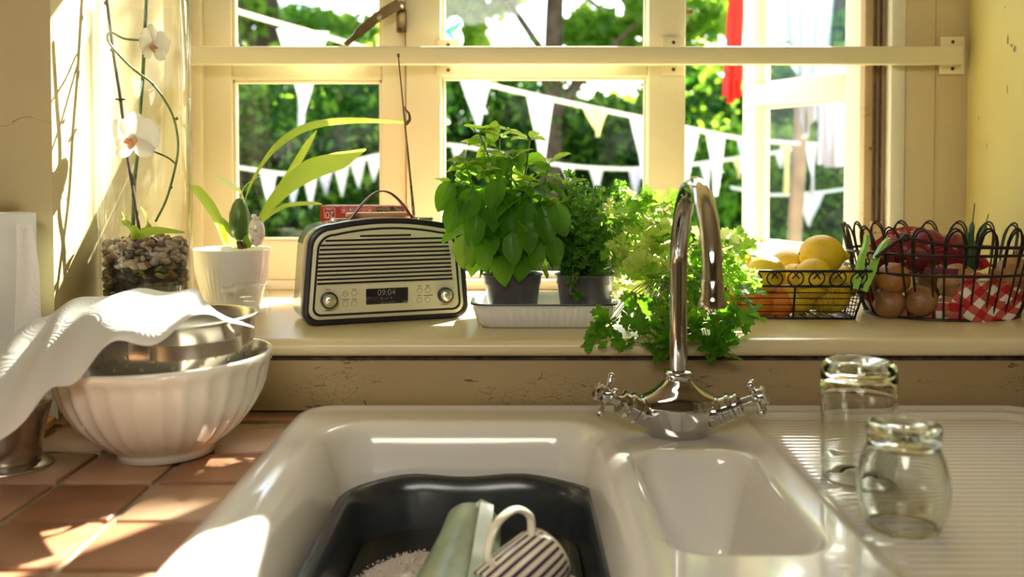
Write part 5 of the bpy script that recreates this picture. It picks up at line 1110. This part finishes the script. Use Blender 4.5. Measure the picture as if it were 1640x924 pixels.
for si, (px, py, yy, sc) in enumerate(stems):
    tip = P(px, py, yy); a = g.uniform(0, 6); b0 = Vector((B1X+0.028*math.cos(si*2.4), 1.452+0.028*math.sin(si*2.4), SILL+PH*0.93)); mid = b0.lerp(tip, 0.5)+Vector((0, 0, 0.012))
    c = catmull([b0, b0.lerp(mid, 0.5)+Vector((0, 0, .006)), mid, tip], 6)
    bm = BM(); tube(bm, c, [0.0026, 0.0014], 7); obj('stem', bm, M_bst, bas, world=True)
    n = len(c)-1; nodes = 6 if tip.z > EYE-0.01 else 5
    for k in range(nodes):
        f = 0.40+0.60*k/(nodes-1) if nodes > 1 else 1; i = min(int(f*n), n-1); p = c[i].lerp(c[i+1], f*n-i); base = k*PI/2+si*1.1; last = k == nodes-1
        for s in (0, PI) if not last else (0, PI/2, PI, 3*PI/2):
            az = base+s+g.uniform(-.3, .3); droop = (-0.75+0.55*k/nodes+g.uniform(-.35, .2)) if not last else g.uniform(0.2, 0.9)
            L_ = (0.056-0.016*k/nodes)*g.uniform(.8, 1.15) if not last else 0.024*g.uniform(.8, 1.3)
            d = Vector((math.cos(az), math.sin(az), droop))
            if f < 0.5 and py < 240: continue
            q = p + d.normalized()*0.006
            kk = 2 if (last or (tip.z > EYE+0.02 and k > 3)) else g.choice([0, 0, 1]); mi = [i_ for i_ in range(12) if i_ % 3 == kk]
            leaf_at(bas, BL, q, d, L_, g.uniform(-.5, .5), k=g.choice(mi))
# big hanging leaves on the near side
for px, py, dx, L_, k in ((757, 300, -.2, .056, 0), (778, 320, .1, .058, 3), (812, 318, .1, .062, 0), (845, 325, -.1, .056, 6), (868, 330, .2, .058, 9), (888, 325, .35, .052, 3), (735, 318, -.3, .052, 9), (775, 385, 0, .046, 1), (820, 372, .05, .050, 4), (856, 380, .1, .050, 7), (745, 375, -.1, .05, 5), (885, 378, .15, .045, 0), (722, 290, -.4, .048, 6), (800, 285, -.3, .05, 9), (795, 350, -.1, .05, 6), (840, 350, .2, .052, 3), (765, 345, -.2, .05, 0)):
    leaf_at(bas, BL, P(px, py, 1.405+g.uniform(-.01, .015)), (dx, g.uniform(-.35, -.1), -1), L_, g.uniform(-.3, .3), up=(g.uniform(-.3, .3), -1, .3), k=k)

for _ in range(70):
    px = g.uniform(725, 895); py = g.uniform(232, 330) + abs(px-800)*0.25
    leaf_at(bas, BL, P(px, py, g.uniform(1.42, 1.50)), (g.uniform(-1, 1), g.uniform(-1, .4), g.uniform(-.5, .3)), g.uniform(.030, .046), g.uniform(-.5, .5), up=(g.uniform(-.5, .5), g.uniform(-.6, .2), 1), k=g.choice([0, 1, 3, 4, 6, 7, 2]))
for _ in range(16):
    px = g.uniform(755, 815); py = g.uniform(205, 262)
    leaf_at(bas, BL, P(px, py, g.uniform(1.46, 1.50)), (g.uniform(-1, 1), g.uniform(-1, .4), g.uniform(-.2, .6)), g.uniform(.026, .042), g.uniform(-.5, .5), up=(g.uniform(-.5, .5), g.uniform(-.6, .2), 1), k=g.choice([2, 5, 8, 11, 1]))
# ------------------------------------------------------------------ lobed leaves (coriander / parsley)
def lobed_mesh(m, seed, lobes=3, cut=0.35):
    """flat fan leaf with rounded toothed lobes"""
    g = random.Random(seed); b = BM(); c0 = b.verts.new((0, 0.0, 0)); n = 30; ring = []; ring2 = []
    for i in range(n+1):
        a = math.radians(-20+220*i/n); u = i/n
        r = 0.42*(1-cut+cut*abs(math.sin(u*PI*lobes))**0.6) + 0.045*math.sin(u*PI*lobes*5)
        x, y = r*math.cos(a)*1.15, r*math.sin(a)*1.05+0.30
        ring.append(b.verts.new((x, y, 0.05*math.sin(u*19+seed)+0.04*math.sin(seed+x*9)))); ring2.append(b.verts.new((x*0.55, (y-0.12)*0.55+0.12, -0.03)))
    for i in range(n):
        b.faces.new((ring2[i], ring2[i+1], ring[i+1], ring[i])); b.faces.new((c0, ring2[i+1], ring2[i]))
    tube(b, [(0, -0.35, 0.0), (0, 0.0, -0.01), (0, 0.3, -0.03)], [0.018, 0.01], 4)
    me = bpy.data.meshes.new('leaf'); b.normal_update(); b.to_mesh(me); b.free(); finish(me, m); return me
M_cor = [leafmat('coriander_leaf_%d' % i, c, d, t_, tw, rough=0.4, vscale=25) for i, (c, d, t_, tw) in enumerate([((0.09, 0.25, 0.02), (0.05, 0.17, 0.012), (0.25, 0.62, 0.02), 0.45), ((0.20, 0.40, 0.05), (0.12, 0.3, 0.03), (0.50, 0.80, 0.08), 0.5), ((0.55, 0.66, 0.18), (0.42, 0.56, 0.12), (0.88, 0.95, 0.35), 0.55)])]  # palest tone has the sunshine on the upper leaves painted into its colour
CLf = [lobed_mesh(M_cor[i % 3], i) for i in range(9)]
M_cst = leafmat('coriander_stem', (0.30, 0.45, 0.10), (0.2, 0.35, 0.06), (0.5, 0.7, 0.15), 0.3)
def herb(thingname, label, base, heads, stemr, L0, L1, meshes, par_loc, twig=3, seed=1, cap=290):
    g = random.Random(seed); count = 0; extra = BM(); t = thing(thingname, label, 'plant', par_loc); bm = BM()
    for (px, py, yy, k) in heads:
        tip = P(px, py, yy); b0 = Vector(base)+Vector((g.uniform(-.02, .02), g.uniform(-.02, .02), 0)); mid = b0.lerp(tip, 0.55)+Vector((0, -0.006 if tip.z < b0.z else 0, 0.025 if tip.z < b0.z+.03 else 0.010))
        tube(bm, catmull([b0, mid, tip], 5), [stemr, stemr*0.5], 5)
        for j in range(twig):
            d = Vector((g.uniform(-1, 1), g.uniform(-1, .5), g.uniform(-.5, .9))).normalized(); p = tip+d*g.uniform(0.002, 0.016)
            tube(bm, [tip, p], [stemr*0.5, stemr*0.4], 4)
            kk = (k+3*g.randrange(len(meshes)//3)) % len(meshes); L_ = g.uniform(L0, L1)
            o = leaf_at(t, meshes, p, d, L_, g.uniform(-.6, .6), up=(g.uniform(-.5, .5), g.uniform(-1, .2), g.uniform(.2, 1)), k=kk); count += 1
            if count > cap or j >= 3:
                v0 = len(extra.verts); f0 = len(extra.faces); extra.from_mesh(meshes[kk]); extra.verts.ensure_lookup_table(); extra.faces.ensure_lookup_table()
                for v in extra.verts[v0:]: v.co = o.matrix_basis @ v.co
                for f_ in extra.faces[f0:]: f_.material_index = kk % 3
                bpy.data.objects.remove(o); count -= 1
    if len(extra.verts): obj('small_leaves', extra, [meshes[i].materials[0] for i in range(3)], t, kind='stuff')
    o = obj('stems', bm, M_cst, t, world=True); o['kind'] = 'stuff'; return t
g = random.Random(9)
# parsley in the second pot: small dark leaves
PLf = [lobed_mesh(leafmat('parsley_leaf_%d' % i, c, d, t_, .4, vscale=25), i+20, 3, 0.5) for i, (c, d, t_) in enumerate([((0.07, 0.20, 0.02), (0.04, 0.13, 0.012), (0.16, 0.42, 0.02)), ((0.10, 0.26, 0.03), (0.06, 0.18, 0.02), (0.25, 0.55, 0.03)), ((0.2, 0.4, 0.06), (0.13, 0.3, 0.04), (0.45, 0.72, 0.08))])]
heads = [(g.uniform(885, 985), g.uniform(300, 430), 1.45+g.uniform(-.04, .04), g.choice([0, 0, 1])) for _ in range(58)] + [(905, 292, 1.46, 1), (925, 300, 1.46, 0), (950, 305, 1.46, 1), (968, 318, 1.45, 1), (918, 455, 1.40, 1), (912, 470, 1.40, 0)]
herb('parsley', 'feathery green parsley in the second nursery pot', (B2X+0.002, 1.452, SILL+PH*0.93), heads, 0.0009, 0.012, 0.026, PLf, (B2X+0.002, 1.452, SILL+PH*0.93), 5, 4)
bm = BM()
g = random.Random(19)
for k in range(170):
    b0 = Vector((B2X+g.uniform(-.035, .035), 1.452+g.uniform(-.035, .035), SILL+PH*0.9)); tp = P(g.uniform(885, 975), g.uniform(330, 425), 1.45+g.uniform(-.04, .03)); tube(bm, catmull([b0, b0.lerp(tp, .5)+Vector((g.uniform(-.01, .01), 0, 0)), tp], 3), 0.0006, 4)
    for j in range(5): q = b0.lerp(tp, g.uniform(.4, 1)); tube(bm, [q, q+Vector((g.uniform(-1, 1), g.uniform(-1, 1), g.uniform(0, 1))).normalized()*g.uniform(.005, .011)], [0.0012, 0.0004], 4)
tag(obj('thyme', bm, M_cor[0]), 'fine thread-like dark green herb stems among the parsley', 'plant', kind='stuff')
# coriander spilling over the sill
CXp, CYp = (1078-820)*1.46/F, 1.46
nursery_pot('dark nursery pot hidden in the coriander behind the tap', CXp, CYp, 0.046, PH*1.0)
bpy.data.objects[[o.name for o in bpy.data.objects if o.name.startswith('nursery_pot')][-1]].location.z = SILL+0.0008
heads = []
for _ in range(50): heads.append((g.uniform(985, 1075), g.uniform(330, 470), 1.44+g.uniform(-.05, .06), g.choice([1, 2, 2])))
for _ in range(34): heads.append((g.uniform(1040, 1180), g.uniform(380, 470), 1.42+g.uniform(-.06, .06), g.choice([0, 1, 2])))
for _ in range(20): heads.append((g.uniform(1010, 1200), g.uniform(470, 520), 1.35+g.uniform(-.04, .04), g.choice([0, 1])))
for px, py, k in ((1022, 505, 0), (1040, 530, 0), (1020, 548, 0), (1048, 555, 0), (1070, 545, 0), (1035, 560, 0), (1065, 560, 0), (1110, 520, 0), (1130, 545, 0), (1155, 530, 0), (1165, 556, 0), (1140, 560, 0), (1125, 558, 0), (1180, 520, 0), (1195, 505, 0), (1150, 505, 0), (965, 522, 0), (960, 545, 0), (975, 518, 0), (1090, 500, 1), (1100, 535, 0)): heads.append((px, py, 1.285, k))
for px, py in ((1005, 325), (1018, 312), (1050, 330), (1060, 328), (1185, 405), (1192, 440), (1180, 430), (1198, 460)): heads.append((px, py, 1.43, 1))
herb('coriander', 'sunlit coriander plant spilling over the sill edge behind the tap', (CXp, CYp, SILL+PH), heads, 0.0011, 0.017, 0.033, CLf, (CXp, CYp, SILL+PH), 6, 6)

# ------------------------------------------------------------------ lemon basket
M_wire = mat('black_wire', (0.016, 0.012, 0.014), rough=0.35, metal=0.5)
M_wire2 = mat('bronze_wire', (0.045, 0.03, 0.024), rough=0.45, metal=0.6, var=0.4, vscale=60)
LB = thing('wire_fruit_basket', 'black wire basket with curled rim holding the lemons', 'basket', (0.44, 1.545, SILL+0.001))
# base corners (plan) and rim corners, basket slightly turned
bc = Vector((0.44, 1.545, SILL+0.001)); rz = math.radians(-2)
bw, bd, rw_, rd = 0.098, 0.062, 0.119, 0.080; bh = 0.076; bandz = 0.052
def lb(x, y, z): return bc+Matrix.Rotation(rz, 3, 'Z') @ Vector((x, y, z))
def lring(f, off=0.0): # f 0 base..1 rim
    w = bw+(rw_-bw)*f; d = bd+(rd-bd)*f; return [lb(x, y, bh*f) for x, y in rounded(2*w, 2*d, 0.012, 4)]
def wire(name, pts, r, par, m=M_wire, closed=False, n=7, label=None):
    b = BM(); tube(b, pts, r, n, closed=closed); return obj(name, b, m, par, world=True)
wire('rim', lring(1), 0.0022, LB, closed=True); wire('band', lring(bandz/bh), 0.0020, LB, closed=True); wire('base_ring', lring(0.0), 0.0022, LB, closed=True)
for f in (0.15, 0.29, 0.43, 0.55): wire('side_wire', lring(f), 0.0009, LB, closed=True, n=5)
def face_pts(side, s, f):
    w = bw+(rw_-bw)*f; d = bd+(rd-bd)*f
    return {0: lb(s*w, -d, bh*f), 1: lb(w, s*d, bh*f), 2: lb(s*w, d, bh*f), 3: lb(-w, s*d, bh*f)}[side]
for side in range(4):
    for s in ((-0.96, 0.0, 0.96) if side in (0, 2) else (-0.0,)):
        wire('upright', [face_pts(side, s, 0), face_pts(side, s, bandz/bh)], 0.0018, LB)
    k = 7 if side in (0, 2) else 4
    for i in range(k):
        s0 = -0.97+1.94*(i+0.5)/k; hw_ = 0.72/k
        pts = []
        for j in range(25):
            t_ = j/24; a = math.radians(60)+math.radians(420-0)*t_ if False else math.radians(-235+290*t_)
            rr = 1.0
            pts.append((s0+hw_*rr*math.cos(a+PI/2+0.45), 0.5+0.44*rr*math.sin(a+PI/2+0.45)))
        f0 = bandz/bh
        ring = [face_pts(side, s0+hw_*math.sin(a), f0+(1-f0)*(0.50-0.48*math.cos(a))) for a in [math.radians(q) for q in range(-160, 161, 16)]]
        tail1 = face_pts(side, s0+hw_*0.45, f0+(1-f0)*0.50); tail0 = face_pts(side, s0-hw_*0.45, f0+(1-f0)*0.50)
        wire('curl', [tail1]+ring+[tail0], 0.0012, LB, n=6)
for k in range(9):
    s = -0.9+1.8*k/8; wire('base_wire', [lb(s*bw, -bd, 0.0004), lb(s*bw, bd, 0.0004)], 0.0009, LB, n=5)
for k in range(8):
    wire('side_strut', [face_pts(1, -0.9+1.8*k/8, 0), face_pts(1, -0.9+1.8*(k+1)/8, bandz/bh)], 0.0008, LB, n=5)
M_lem = mat('lemon_skin', (0.86, 0.62, 0.03), rough=0.38, col2=(0.78, 0.50, 0.02), vscale=30, bump=0.35, bscale=420, sss=0.12)
M_ora = mat('orange_skin', (0.78, 0.24, 0.015), rough=0.4, col2=(0.70, 0.17, 0.01), vscale=30, bump=0.35, bscale=420, sss=0.1)
def fruit(name, label, cat, p, r, m, stretch=1.25, nip=1.0, axis=(1, 0, 0), group=None):
    b = BM(); prof = []
    for k in range(17):
        a = -PI/2+PI*k/16; z = math.sin(a)*r*stretch; rr = math.cos(a)*r
        prof.append((max(rr, 0.0004), z))
    if nip:
        prof = prof[:-2]+[(r*0.27, r*stretch*1.02), (r*0.20, r*stretch*1.14), (r*0.14, r*stretch*1.22), (0.0004, r*stretch*1.24)]
    lathe(b, prof, 28); q = Vector(axis).normalized().to_track_quat('Z', 'Y').to_matrix()
    for v in b.verts: v.co = q @ v.co
    t = thing(name, label, cat, p, group=group); obj('fruit', b, m, t, ang=None)
    if nip:
        b = BM(); bmesh.ops.create_icosphere(b, subdivisions=1, radius=r*0.07, matrix=Matrix.Translation(Vector(axis).normalized()*(-r*stretch*0.99))); obj('stem_scar', b, mat('stem_scar', (0.2, 0.14, 0.03), rough=0.8), t)
    return t
fruit('lemon', 'topmost lemon with its nipple pointing right', 'lemon', P(1316, 408, 1.545), 0.0325, M_lem, 1.12, 1, (1, 0, -0.05), 'lemons in the wire basket')
fruit('lemon', 'lemon just below the topmost one', 'lemon', P(1300, 446, 1.500), 0.0290, M_lem, 1.15, 0, (0.5, 0, 0.8), 'lemons in the wire basket')
fruit('lemon', 'lemon at the left of the basket rim', 'lemon', P(1226, 438, 1.505), 0.0285, M_lem, 1.1, 0, (1, 0, .2), 'lemons in the wire basket')
fruit('lemon', 'sunlit lemon at the back between the left and top ones', 'lemon', P(1262, 430, 1.590), 0.0300, M_lem, 1.1, 1, (1, 0.1, -0.1), 'lemons in the wire basket')
fruit('lemon', 'small lemon against the right end of the basket', 'lemon', P(1349, 452, 1.575), 0.0285, M_lem, 1.1, 0, (0, 1, 0), 'lemons in the wire basket')
fruit('lemon', 'lemon half hidden behind the netted ones', 'lemon', P(1272, 448, 1.540), 0.0260, M_lem, 1.1, 0, (1, 0.5, 0), 'lemons in the wire basket')
fruit('lemon', 'lemon peeping out above the coriander', 'lemon', P(1175, 415, 1.60), 0.0270, M_lem, 1.1, 0, (1, 0, 0), 'lemons in the wire basket')
fruit('orange', 'orange at the lower left of the lemon basket', 'orange', P(1214, 482, 1.520), 0.0270, M_ora, 1.0, 0, (0, 0, 1), 'oranges under the lemons')
fruit('orange', 'orange in the middle of the lemon basket', 'orange', P(1246, 484, 1.525), 0.0265, M_ora, 1.0, 0, (0, 0, 1), 'oranges under the lemons')
fruit('orange', 'orange hidden behind the coriander', 'orange', P(1178, 478, 1.545), 0.0275, M_ora, 1.0, 0, (0, 0, 1), 'oranges under the lemons')
# netted lemons
nb = thing('lemon_net', 'yellow net bag of lemons in the right half of the wire basket', 'net bag', lb(0.045, -0.006, 0.036))
for dx, dy, dz, r in ((-0.028, -0.010, -0.006, 0.029), (0.026, -0.008, -0.006, 0.029), (0.0, 0.028, -0.004, 0.028)):
    b = BM(); bmesh.ops.create_uvsphere(b, u_segments=24, v_segments=16, radius=r, matrix=Matrix.Translation((dx, dy, dz)) @ Matrix.Diagonal((1.1, 1, 1, 1))); obj('lemon', b, M_lem, nb)
M_net = leafmat('yellow_netting', (0.75, 0.62, 0.06), (0.6, 0.5, 0.04), (0.8, 0.7, 0.1), 0.3)
b = BM(); g = random.Random(3)
def nets(u, v, R=(0.060, 0.046, 0.034)):
    a = 2*PI*u; ph = -PI/2+PI*v; return Vector((R[0]*math.cos(ph)**0.8*math.cos(a), R[1]*math.cos(ph)**0.8*math.sin(a), R[2]*math.sin(ph)*(1+0.1*math.sin(a*3))))
for s in (1, -1):
    for k in range(46):
        tube(b, [nets(k/46+s*0.10*j/14+0.004*math.sin(j+k), 0.04+0.92*j/14) for j in range(15)], 0.0006, 3, cap=False)
obj('netting', b, M_net, nb, kind='stuff')

# clothes peg clipped to the right end
M_peg = mat('lime_plastic', (0.34, 0.62, 0.10), rough=0.35, sss=0.2)
pg = thing('clothes_peg', 'lime green plastic clothes peg clipped on the lemon basket', 'peg', P(1395, 430, 1.535))
Yp = 1.470
for pts, w in (([P(1388, 376, Yp), P(1387, 392, Yp), P(1380, 412, Yp), P(1377, 430, Yp), P(1371, 450, Yp), P(1368, 462, Yp)], [.005, .0065, .008, .0095, .010, .008]),
               ([P(1422, 383, Yp), P(1412, 396, Yp), P(1402, 416, Yp), P(1396, 434, Yp), P(1388, 452, Yp), P(1383, 466, Yp)], [.004, .006, .0075, .009, .009, .007])):
    c = catmull(pts, 4); b = BM(); ws = np.interp(np.linspace(0, 1, len(c)), np.linspace(0, 1, len(w)), w); ribbon(b, c, [0.012]*len(c), 0.005, side=(0, 1, 0))
    n_ = len(c)
    vv = list(b.verts)
    for i, p in enumerate(c):
        for q_ in vv[i*4:i*4+4]:
            t_ = (c[min(i+1, n_-1)]-c[max(i-1, 0)]).normalized(); dv = q_.co-p; nd = Vector((0, 1, 0)).cross(t_).normalized(); comp = dv.dot(nd); q_.co += nd*(math.copysign(ws[i]/2, comp)-comp)
    obj('arm', b, M_peg, pg, world=True)
b = BM(); tube(b, [P(1386, 416, Yp)+Vector((0.0012*math.cos(t_*1.3)*1.5, 0, 0)) for t_ in range(1)]+[P(1390+k*0.9, 412+k*0.35+1.6*math.sin(k*2.2), Yp-0.003) for k in range(13)], 0.0008, 6); obj('spring', b, M_chrome, pg, world=True)

# ------------------------------------------------------------------ onion basket
OC = Vector((0.700, 1.555, SILL+0.001)); A0, B0 = 0.128, 0.118; A1, B1_ = 0.160, 0.142; OH = 0.092
OB = thing('oval_wire_basket', 'oval bronze wire basket with looped rim full of onions', 'basket', OC)
A0, A1 = 0.118, 0.146
def oe(a, f, k=0.0):
    A = A0+(A1-A0)*f**0.8; B = B0+(B1_-B0)*f**0.8; return OC+Vector(((A+k)*math.cos(a), (B+k)*math.sin(a), OH*f))
def ering(f, n=72, k=0.0): return [oe(2*PI*i/n, f, k) for i in range(n)]
B0 = 0.098; B1_ = 0.118
wire('base_ring', ering(0.0), 0.0032, OB, M_wire2, True, 8); wire('middle_ring', ering(0.76), 0.0024, OB, M_wire2, True, 8); wire('upper_ring', ering(1.10), 0.0024, OB, M_wire2, True, 8)
NL = 20
for k in range(NL):
    a = 2*PI*(k+0.3)/NL; da = 0.098
    for dd in (0.0, 0.020):
        pts = [oe(a-da+dd, 0)]+[oe(a-da+dd, f) for f in (0.3, 0.6, 0.9, 1.15)]
        for j in range(1, 8):
            t_ = PI*j/8; pts.append(oe(a+dd-da*math.cos(t_), 1.20+(0.36-dd*2)*math.sin(t_)))
        pts += [oe(a+da+dd, f) for f in (1.15, 0.9, 0.6, 0.3)]+[oe(a+da+dd, 0)]
        if dd: pts = pts[3:-3]
        wire('loop', pts, 0.0016, OB, M_wire2, n=6)
for k in range(9):
    s = -0.88+1.76*k/8; w = math.sqrt(1-s*s); wire('base_wire', [OC+Vector((s*A0, -B0*w, 0.0005)), OC+Vector((s*A0, B0*w, 0.0005))], 0.0013, OB, M_wire2, n=5)
# folded carry handle lying along the front
hb = P(1452, 376, 1.47)
wire('handle', catmull([P(1403, 412, 1.452), P(1425, 395, 1.442), P(1450, 382, 1.436), P(1500, 391, 1.425), P(1560, 396, 1.422), P(1640, 397, 1.425), P(1700, 395, 1.44)], 5), 0.0026, OB, M_wire2, n=8)
b = BM(); bmesh.ops.create_uvsphere(b, u_segments=12, v_segments=8, radius=0.0065, matrix=Matrix.Translation(P(1450, 381, 1.436))); obj('handle_knob', b, M_wire2, OB, world=True)
# onions
M_on = [mat('onion_skin_%d' % i, c, rough=0.45, col2=d, vscale=34, bump=0.5, bscale=90) for i, (c, d) in enumerate([((0.44, 0.20, 0.055), (0.28, 0.11, 0.03)), ((0.36, 0.18, 0.07), (0.18, 0.08, 0.03)), ((0.52, 0.29, 0.12), (0.36, 0.17, 0.06))])]
def onion(label, px, py, Y, r, m, axis=(0, 0, 1), group='onions in the oval basket', fl=0.92):
    t = thing('onion', label, 'onion', P(px, py, Y), group=group)
    prof = [(0.0005, -r*fl), (r*0.25, -r*fl*0.99), (r*0.6, -r*fl*0.80), (r*0.88, -r*fl*0.45), (r, 0), (r*0.92, r*0.40), (r*0.70, r*0.70), (r*0.42, r*0.90), (r*0.18, r*1.04), (r*0.10, r*1.2), (r*0.13, r*1.38), (0.0005, r*1.36)]
    b = BM(); c = [Vector((p[0], 0, p[1])) for p in prof]; pr_ = [(max(q.x, 0.0004), q.z) for q in catmull(c, 3)]
    lathe(b, pr_, 32, rf=lambda a, rr, z, k: rr*(1+0.015*math.sin(a*9+z*40))); q = Vector(axis).normalized().to_track_quat('Z', 'Y').to_matrix()
    for v in b.verts: v.co = q @ v.co
    obj('bulb', b, m, t, ang=None)
    b = BM()
    for k in range(8): e = Vector((math.cos(k*PI/4), math.sin(k*PI/4), -0.8)); tube(b, [q @ Vector((0, 0, -r*fl)), q @ (Vector((0, 0, -r*fl))+e*0.003)], [0.0006, 0.0003], 4)
    obj('roots', b, M_wire2, t); return t
onion('smooth brown onion at the left of the oval basket', 1430, 447, 1.505, 0.0265, M_on[0], (0.3, -0.4, 0.8))
onion('papery brown onion low at the left front', 1425, 487, 1.500, 0.0245, M_on[1], (-0.6, -0.3, 0.6))
onion('peeling onion low in the middle of the basket', 1475, 483, 1.478, 0.0250, M_on[1], (-0.3, -0.2, 0.9))
onion('pale onion beside the gingham cloth', 1534, 455, 1.515, 0.0325, M_on[2], (0.8, -0.2, 0.3))
onion('small reddish onion at the bottom by the cloth', 1518, 495, 1.478, 0.0200, M_on[0], (0.5, -0.6, 0.4))
onion('shadowed onion at the back of the basket', 1490, 455, 1.570, 0.0250, M_on[1], (0, 0.2, 1))
onion('large tan onion behind the cloth at the right', 1622, 447, 1.545, 0.0350, M_on[2], (0.1, -0.1, 1))
onion('onion touching the left wires beside the peg', 1398, 462, 1.565, 0.0240, M_on[1], (0, 0, 1))
# red net of onions on top
rn = thing('red_onion_net', 'red net bag of red onions heaped at the top of the oval basket', 'net bag', P(1475, 410, 1.590))
M_ron = mat('red_onion_skin', (0.20, 0.02, 0.035), rough=0.3, col2=(0.10, 0.01, 0.02), vscale=20)
cN = P(1475, 410, 1.590)
for px, py, Y, r in ((1415, 415, 1.570, 0.021), (1447, 402, 1.585, 0.030), (1487, 398, 1.600, 0.032), (1466, 415, 1.560, 0.022), (1527, 400, 1.595, 0.028), (1548, 412, 1.580, 0.020)):
    b = BM(); bmesh.ops.create_uvsphere(b, u_segments=24, v_segments=14, radius=r, matrix=Matrix.Translation(P(px, py, Y)-cN)); obj('red_onion', b, M_ron, rn)
b = BM()
def nr(u, v):
    x = -0.080+0.165*v; rr = 0.040*math.sin(PI*min(1, max(0, v*0.86+0.12)))**0.7; a = 2*PI*u; return Vector((x, rr*math.cos(a)*0.95, 0.010*math.sin(v*5)+rr*math.sin(a)))
for s in (1, -1):
    for k in range(38): tube(b, [nr(k/38+s*0.35*j/20, j/20) for j in range(21)], 0.0006, 3, cap=False)
tube(b, catmull([nr(0, 1), nr(0, 1)+Vector((.012, -.005, .004)), nr(0, 1)+Vector((.020, -.008, -.010))], 4), [0.006, 0.011], 8)
obj('netting', b, leafmat('red_netting', (0.50, 0.02, 0.04), (0.4, 0.015, 0.03), (0.6, 0.03, 0.05), 0.2), rn, kind='stuff')
b = BM(); box(b, P(1508, 434, 1.49)-cN, (0.052, 0.002, 0.010), bev=0.0005, rot=(0.3, 0.04, 0)); obj('label_clip', b, mat('net_label', (0.20, 0.05, 0.08), rough=0.4), rn)
# sprouting onion shoots
so = thing('spring_onion', 'sprouting onion with long dark green shoots above the rim', 'onion', P(1565, 440, 1.54))
M_sho = leafmat('onion_shoot', (0.045, 0.15, 0.04), (0.025, 0.09, 0.025), (0.1, 0.3, 0.05), 0.25)
for pts, r in (([(1553, 435), (1554, 400), (1556, 370), (1561, 326)], .0045), ([(1560, 435), (1567, 400), (1576, 370), (1583, 343)], .004), ([(1550, 435), (1550, 400), (1549, 366)], .003), ([(1563, 432), (1564, 412), (1568, 392)], .003), ([(1556, 436), (1559, 405), (1560, 380)], .004)):
    b = BM(); c = catmull([P(x, y, 1.54) for x, y in pts], 5); tube(b, c, [r*0.9, r, r, r*0.2], 8); obj('shoot', b, M_sho, so, world=True)
b = BM(); bmesh.ops.create_uvsphere(b, u_segments=20, v_segments=12, radius=0.019, matrix=Matrix.Translation(P(1557, 452, 1.54))); obj('bulb', b, M_on[2], so, world=True)
# gingham cloth lining the basket
def gingham():
    m = mat('gingham', (0.8, 0.75, 0.65), rough=0.85); n = m.node_tree; bs = n.nodes['Principled BSDF']; tc = n.nodes.new('ShaderNodeTexCoord'); sp = n.nodes.new('ShaderNodeSeparateXYZ'); n.links.new(tc.outputs['UV'], sp.inputs[0]); o = []
    for i in (0, 1):
        k = n.nodes.new('ShaderNodeMath'); k.operation = 'MULTIPLY'; k.inputs[1].default_value = 1/0.028; n.links.new(sp.outputs[i], k.inputs[0])
        f = n.nodes.new('ShaderNodeMath'); f.operation = 'FRACT'; n.links.new(k.outputs[0], f.inputs[0]); g_ = n.nodes.new('ShaderNodeMath'); g_.operation = 'GREATER_THAN'; g_.inputs[1].default_value = 0.5; n.links.new(f.outputs[0], g_.inputs[0]); o.append(g_)
    a = n.nodes.new('ShaderNodeMath'); a.operation = 'ADD'; n.links.new(o[0].outputs[0], a.inputs[0]); n.links.new(o[1].outputs[0], a.inputs[1]); h = n.nodes.new('ShaderNodeMath'); h.operation = 'MULTIPLY'; h.inputs[1].default_value = 0.5; n.links.new(a.outputs[0], h.inputs[0])
    r = n.nodes.new('ShaderNodeValToRGB'); r.color_ramp.interpolation = 'CONSTANT'; e = r.color_ramp.elements; e[0].color = (0.78, 0.72, 0.60, 1); e[0].position = 0; e[1].position = 0.25; e[1].color = (0.50, 0.09, 0.07, 1); e2 = e.new(0.75); e2.color = (0.42, 0.012, 0.018, 1)
    n.links.new(h.outputs[0], r.inputs[0]); n.links.new(r.outputs[0], bs.inputs['Base Color']); return m
M_ging = gingham()
gl = thing('gingham_cloth', 'red and white checked cloth lining the oval onion basket', 'cloth', OC+Vector((0, 0, 0.003)))
def gsheet(name, nu, nv, fn, su, sv, rot=0.0):
    V_ = np.array([tuple(fn(i/(nu-1), j/(nv-1))-gl.location) for j in range(nv) for i in range(nu)]); I_ = np.arange(nu*nv).reshape(nv, nu)
    Q_ = np.stack([I_[:-1, :-1], I_[:-1, 1:], I_[1:, 1:], I_[1:, :-1]], -1).reshape(-1, 4); me = mesh_np(name, V_, Q_, M_ging, True); uv_sheet(me, nu, nv, su, sv)
    if rot:
        uv = me.uv_layers[0]; d = np.empty(len(me.loops)*2); uv.data.foreach_get('uv', d); u = d[0::2].copy(); v = d[1::2].copy(); d[0::2] = u*math.cos(rot)-v*math.sin(rot)+2; d[1::2] = u*math.sin(rot)+v*math.cos(rot)+2; uv.data.foreach_set('uv', d)
    return link(name, me, gl)
def wrap(u, v):
    a = math.radians(178+184*u); f = 0.02+0.30*v+0.10*v*math.exp(-((u-0.02)/0.05)**2); return oe(a, f, -0.0045+0.0015*math.sin(u*60))
gsheet('lining', 120, 8, wrap, 0.30, 0.030)
GP = [[P(1525, 503, 1.462), P(1570, 524, 1.458), P(1616, 522, 1.470)], [P(1530, 470, 1.464), P(1580, 486, 1.452), P(1632, 492, 1.480)], [P(1561, 434, 1.480), P(1605, 450, 1.478), P(1640, 466, 1.49)]]
def corner(u, v):
    def q3(a, b, c, t_): return a*(1-t_)*(1-2*t_)+b*4*t_*(1-t_)+c*t_*(2*t_-1)
    p = q3(*[q3(*r, u) for r in GP], v)
    return p+Vector((0, 0.0025*math.sin(u*9+v*4), 0))
gsheet('folded_corner', 30, 30, corner, 0.100, 0.085, math.radians(20))
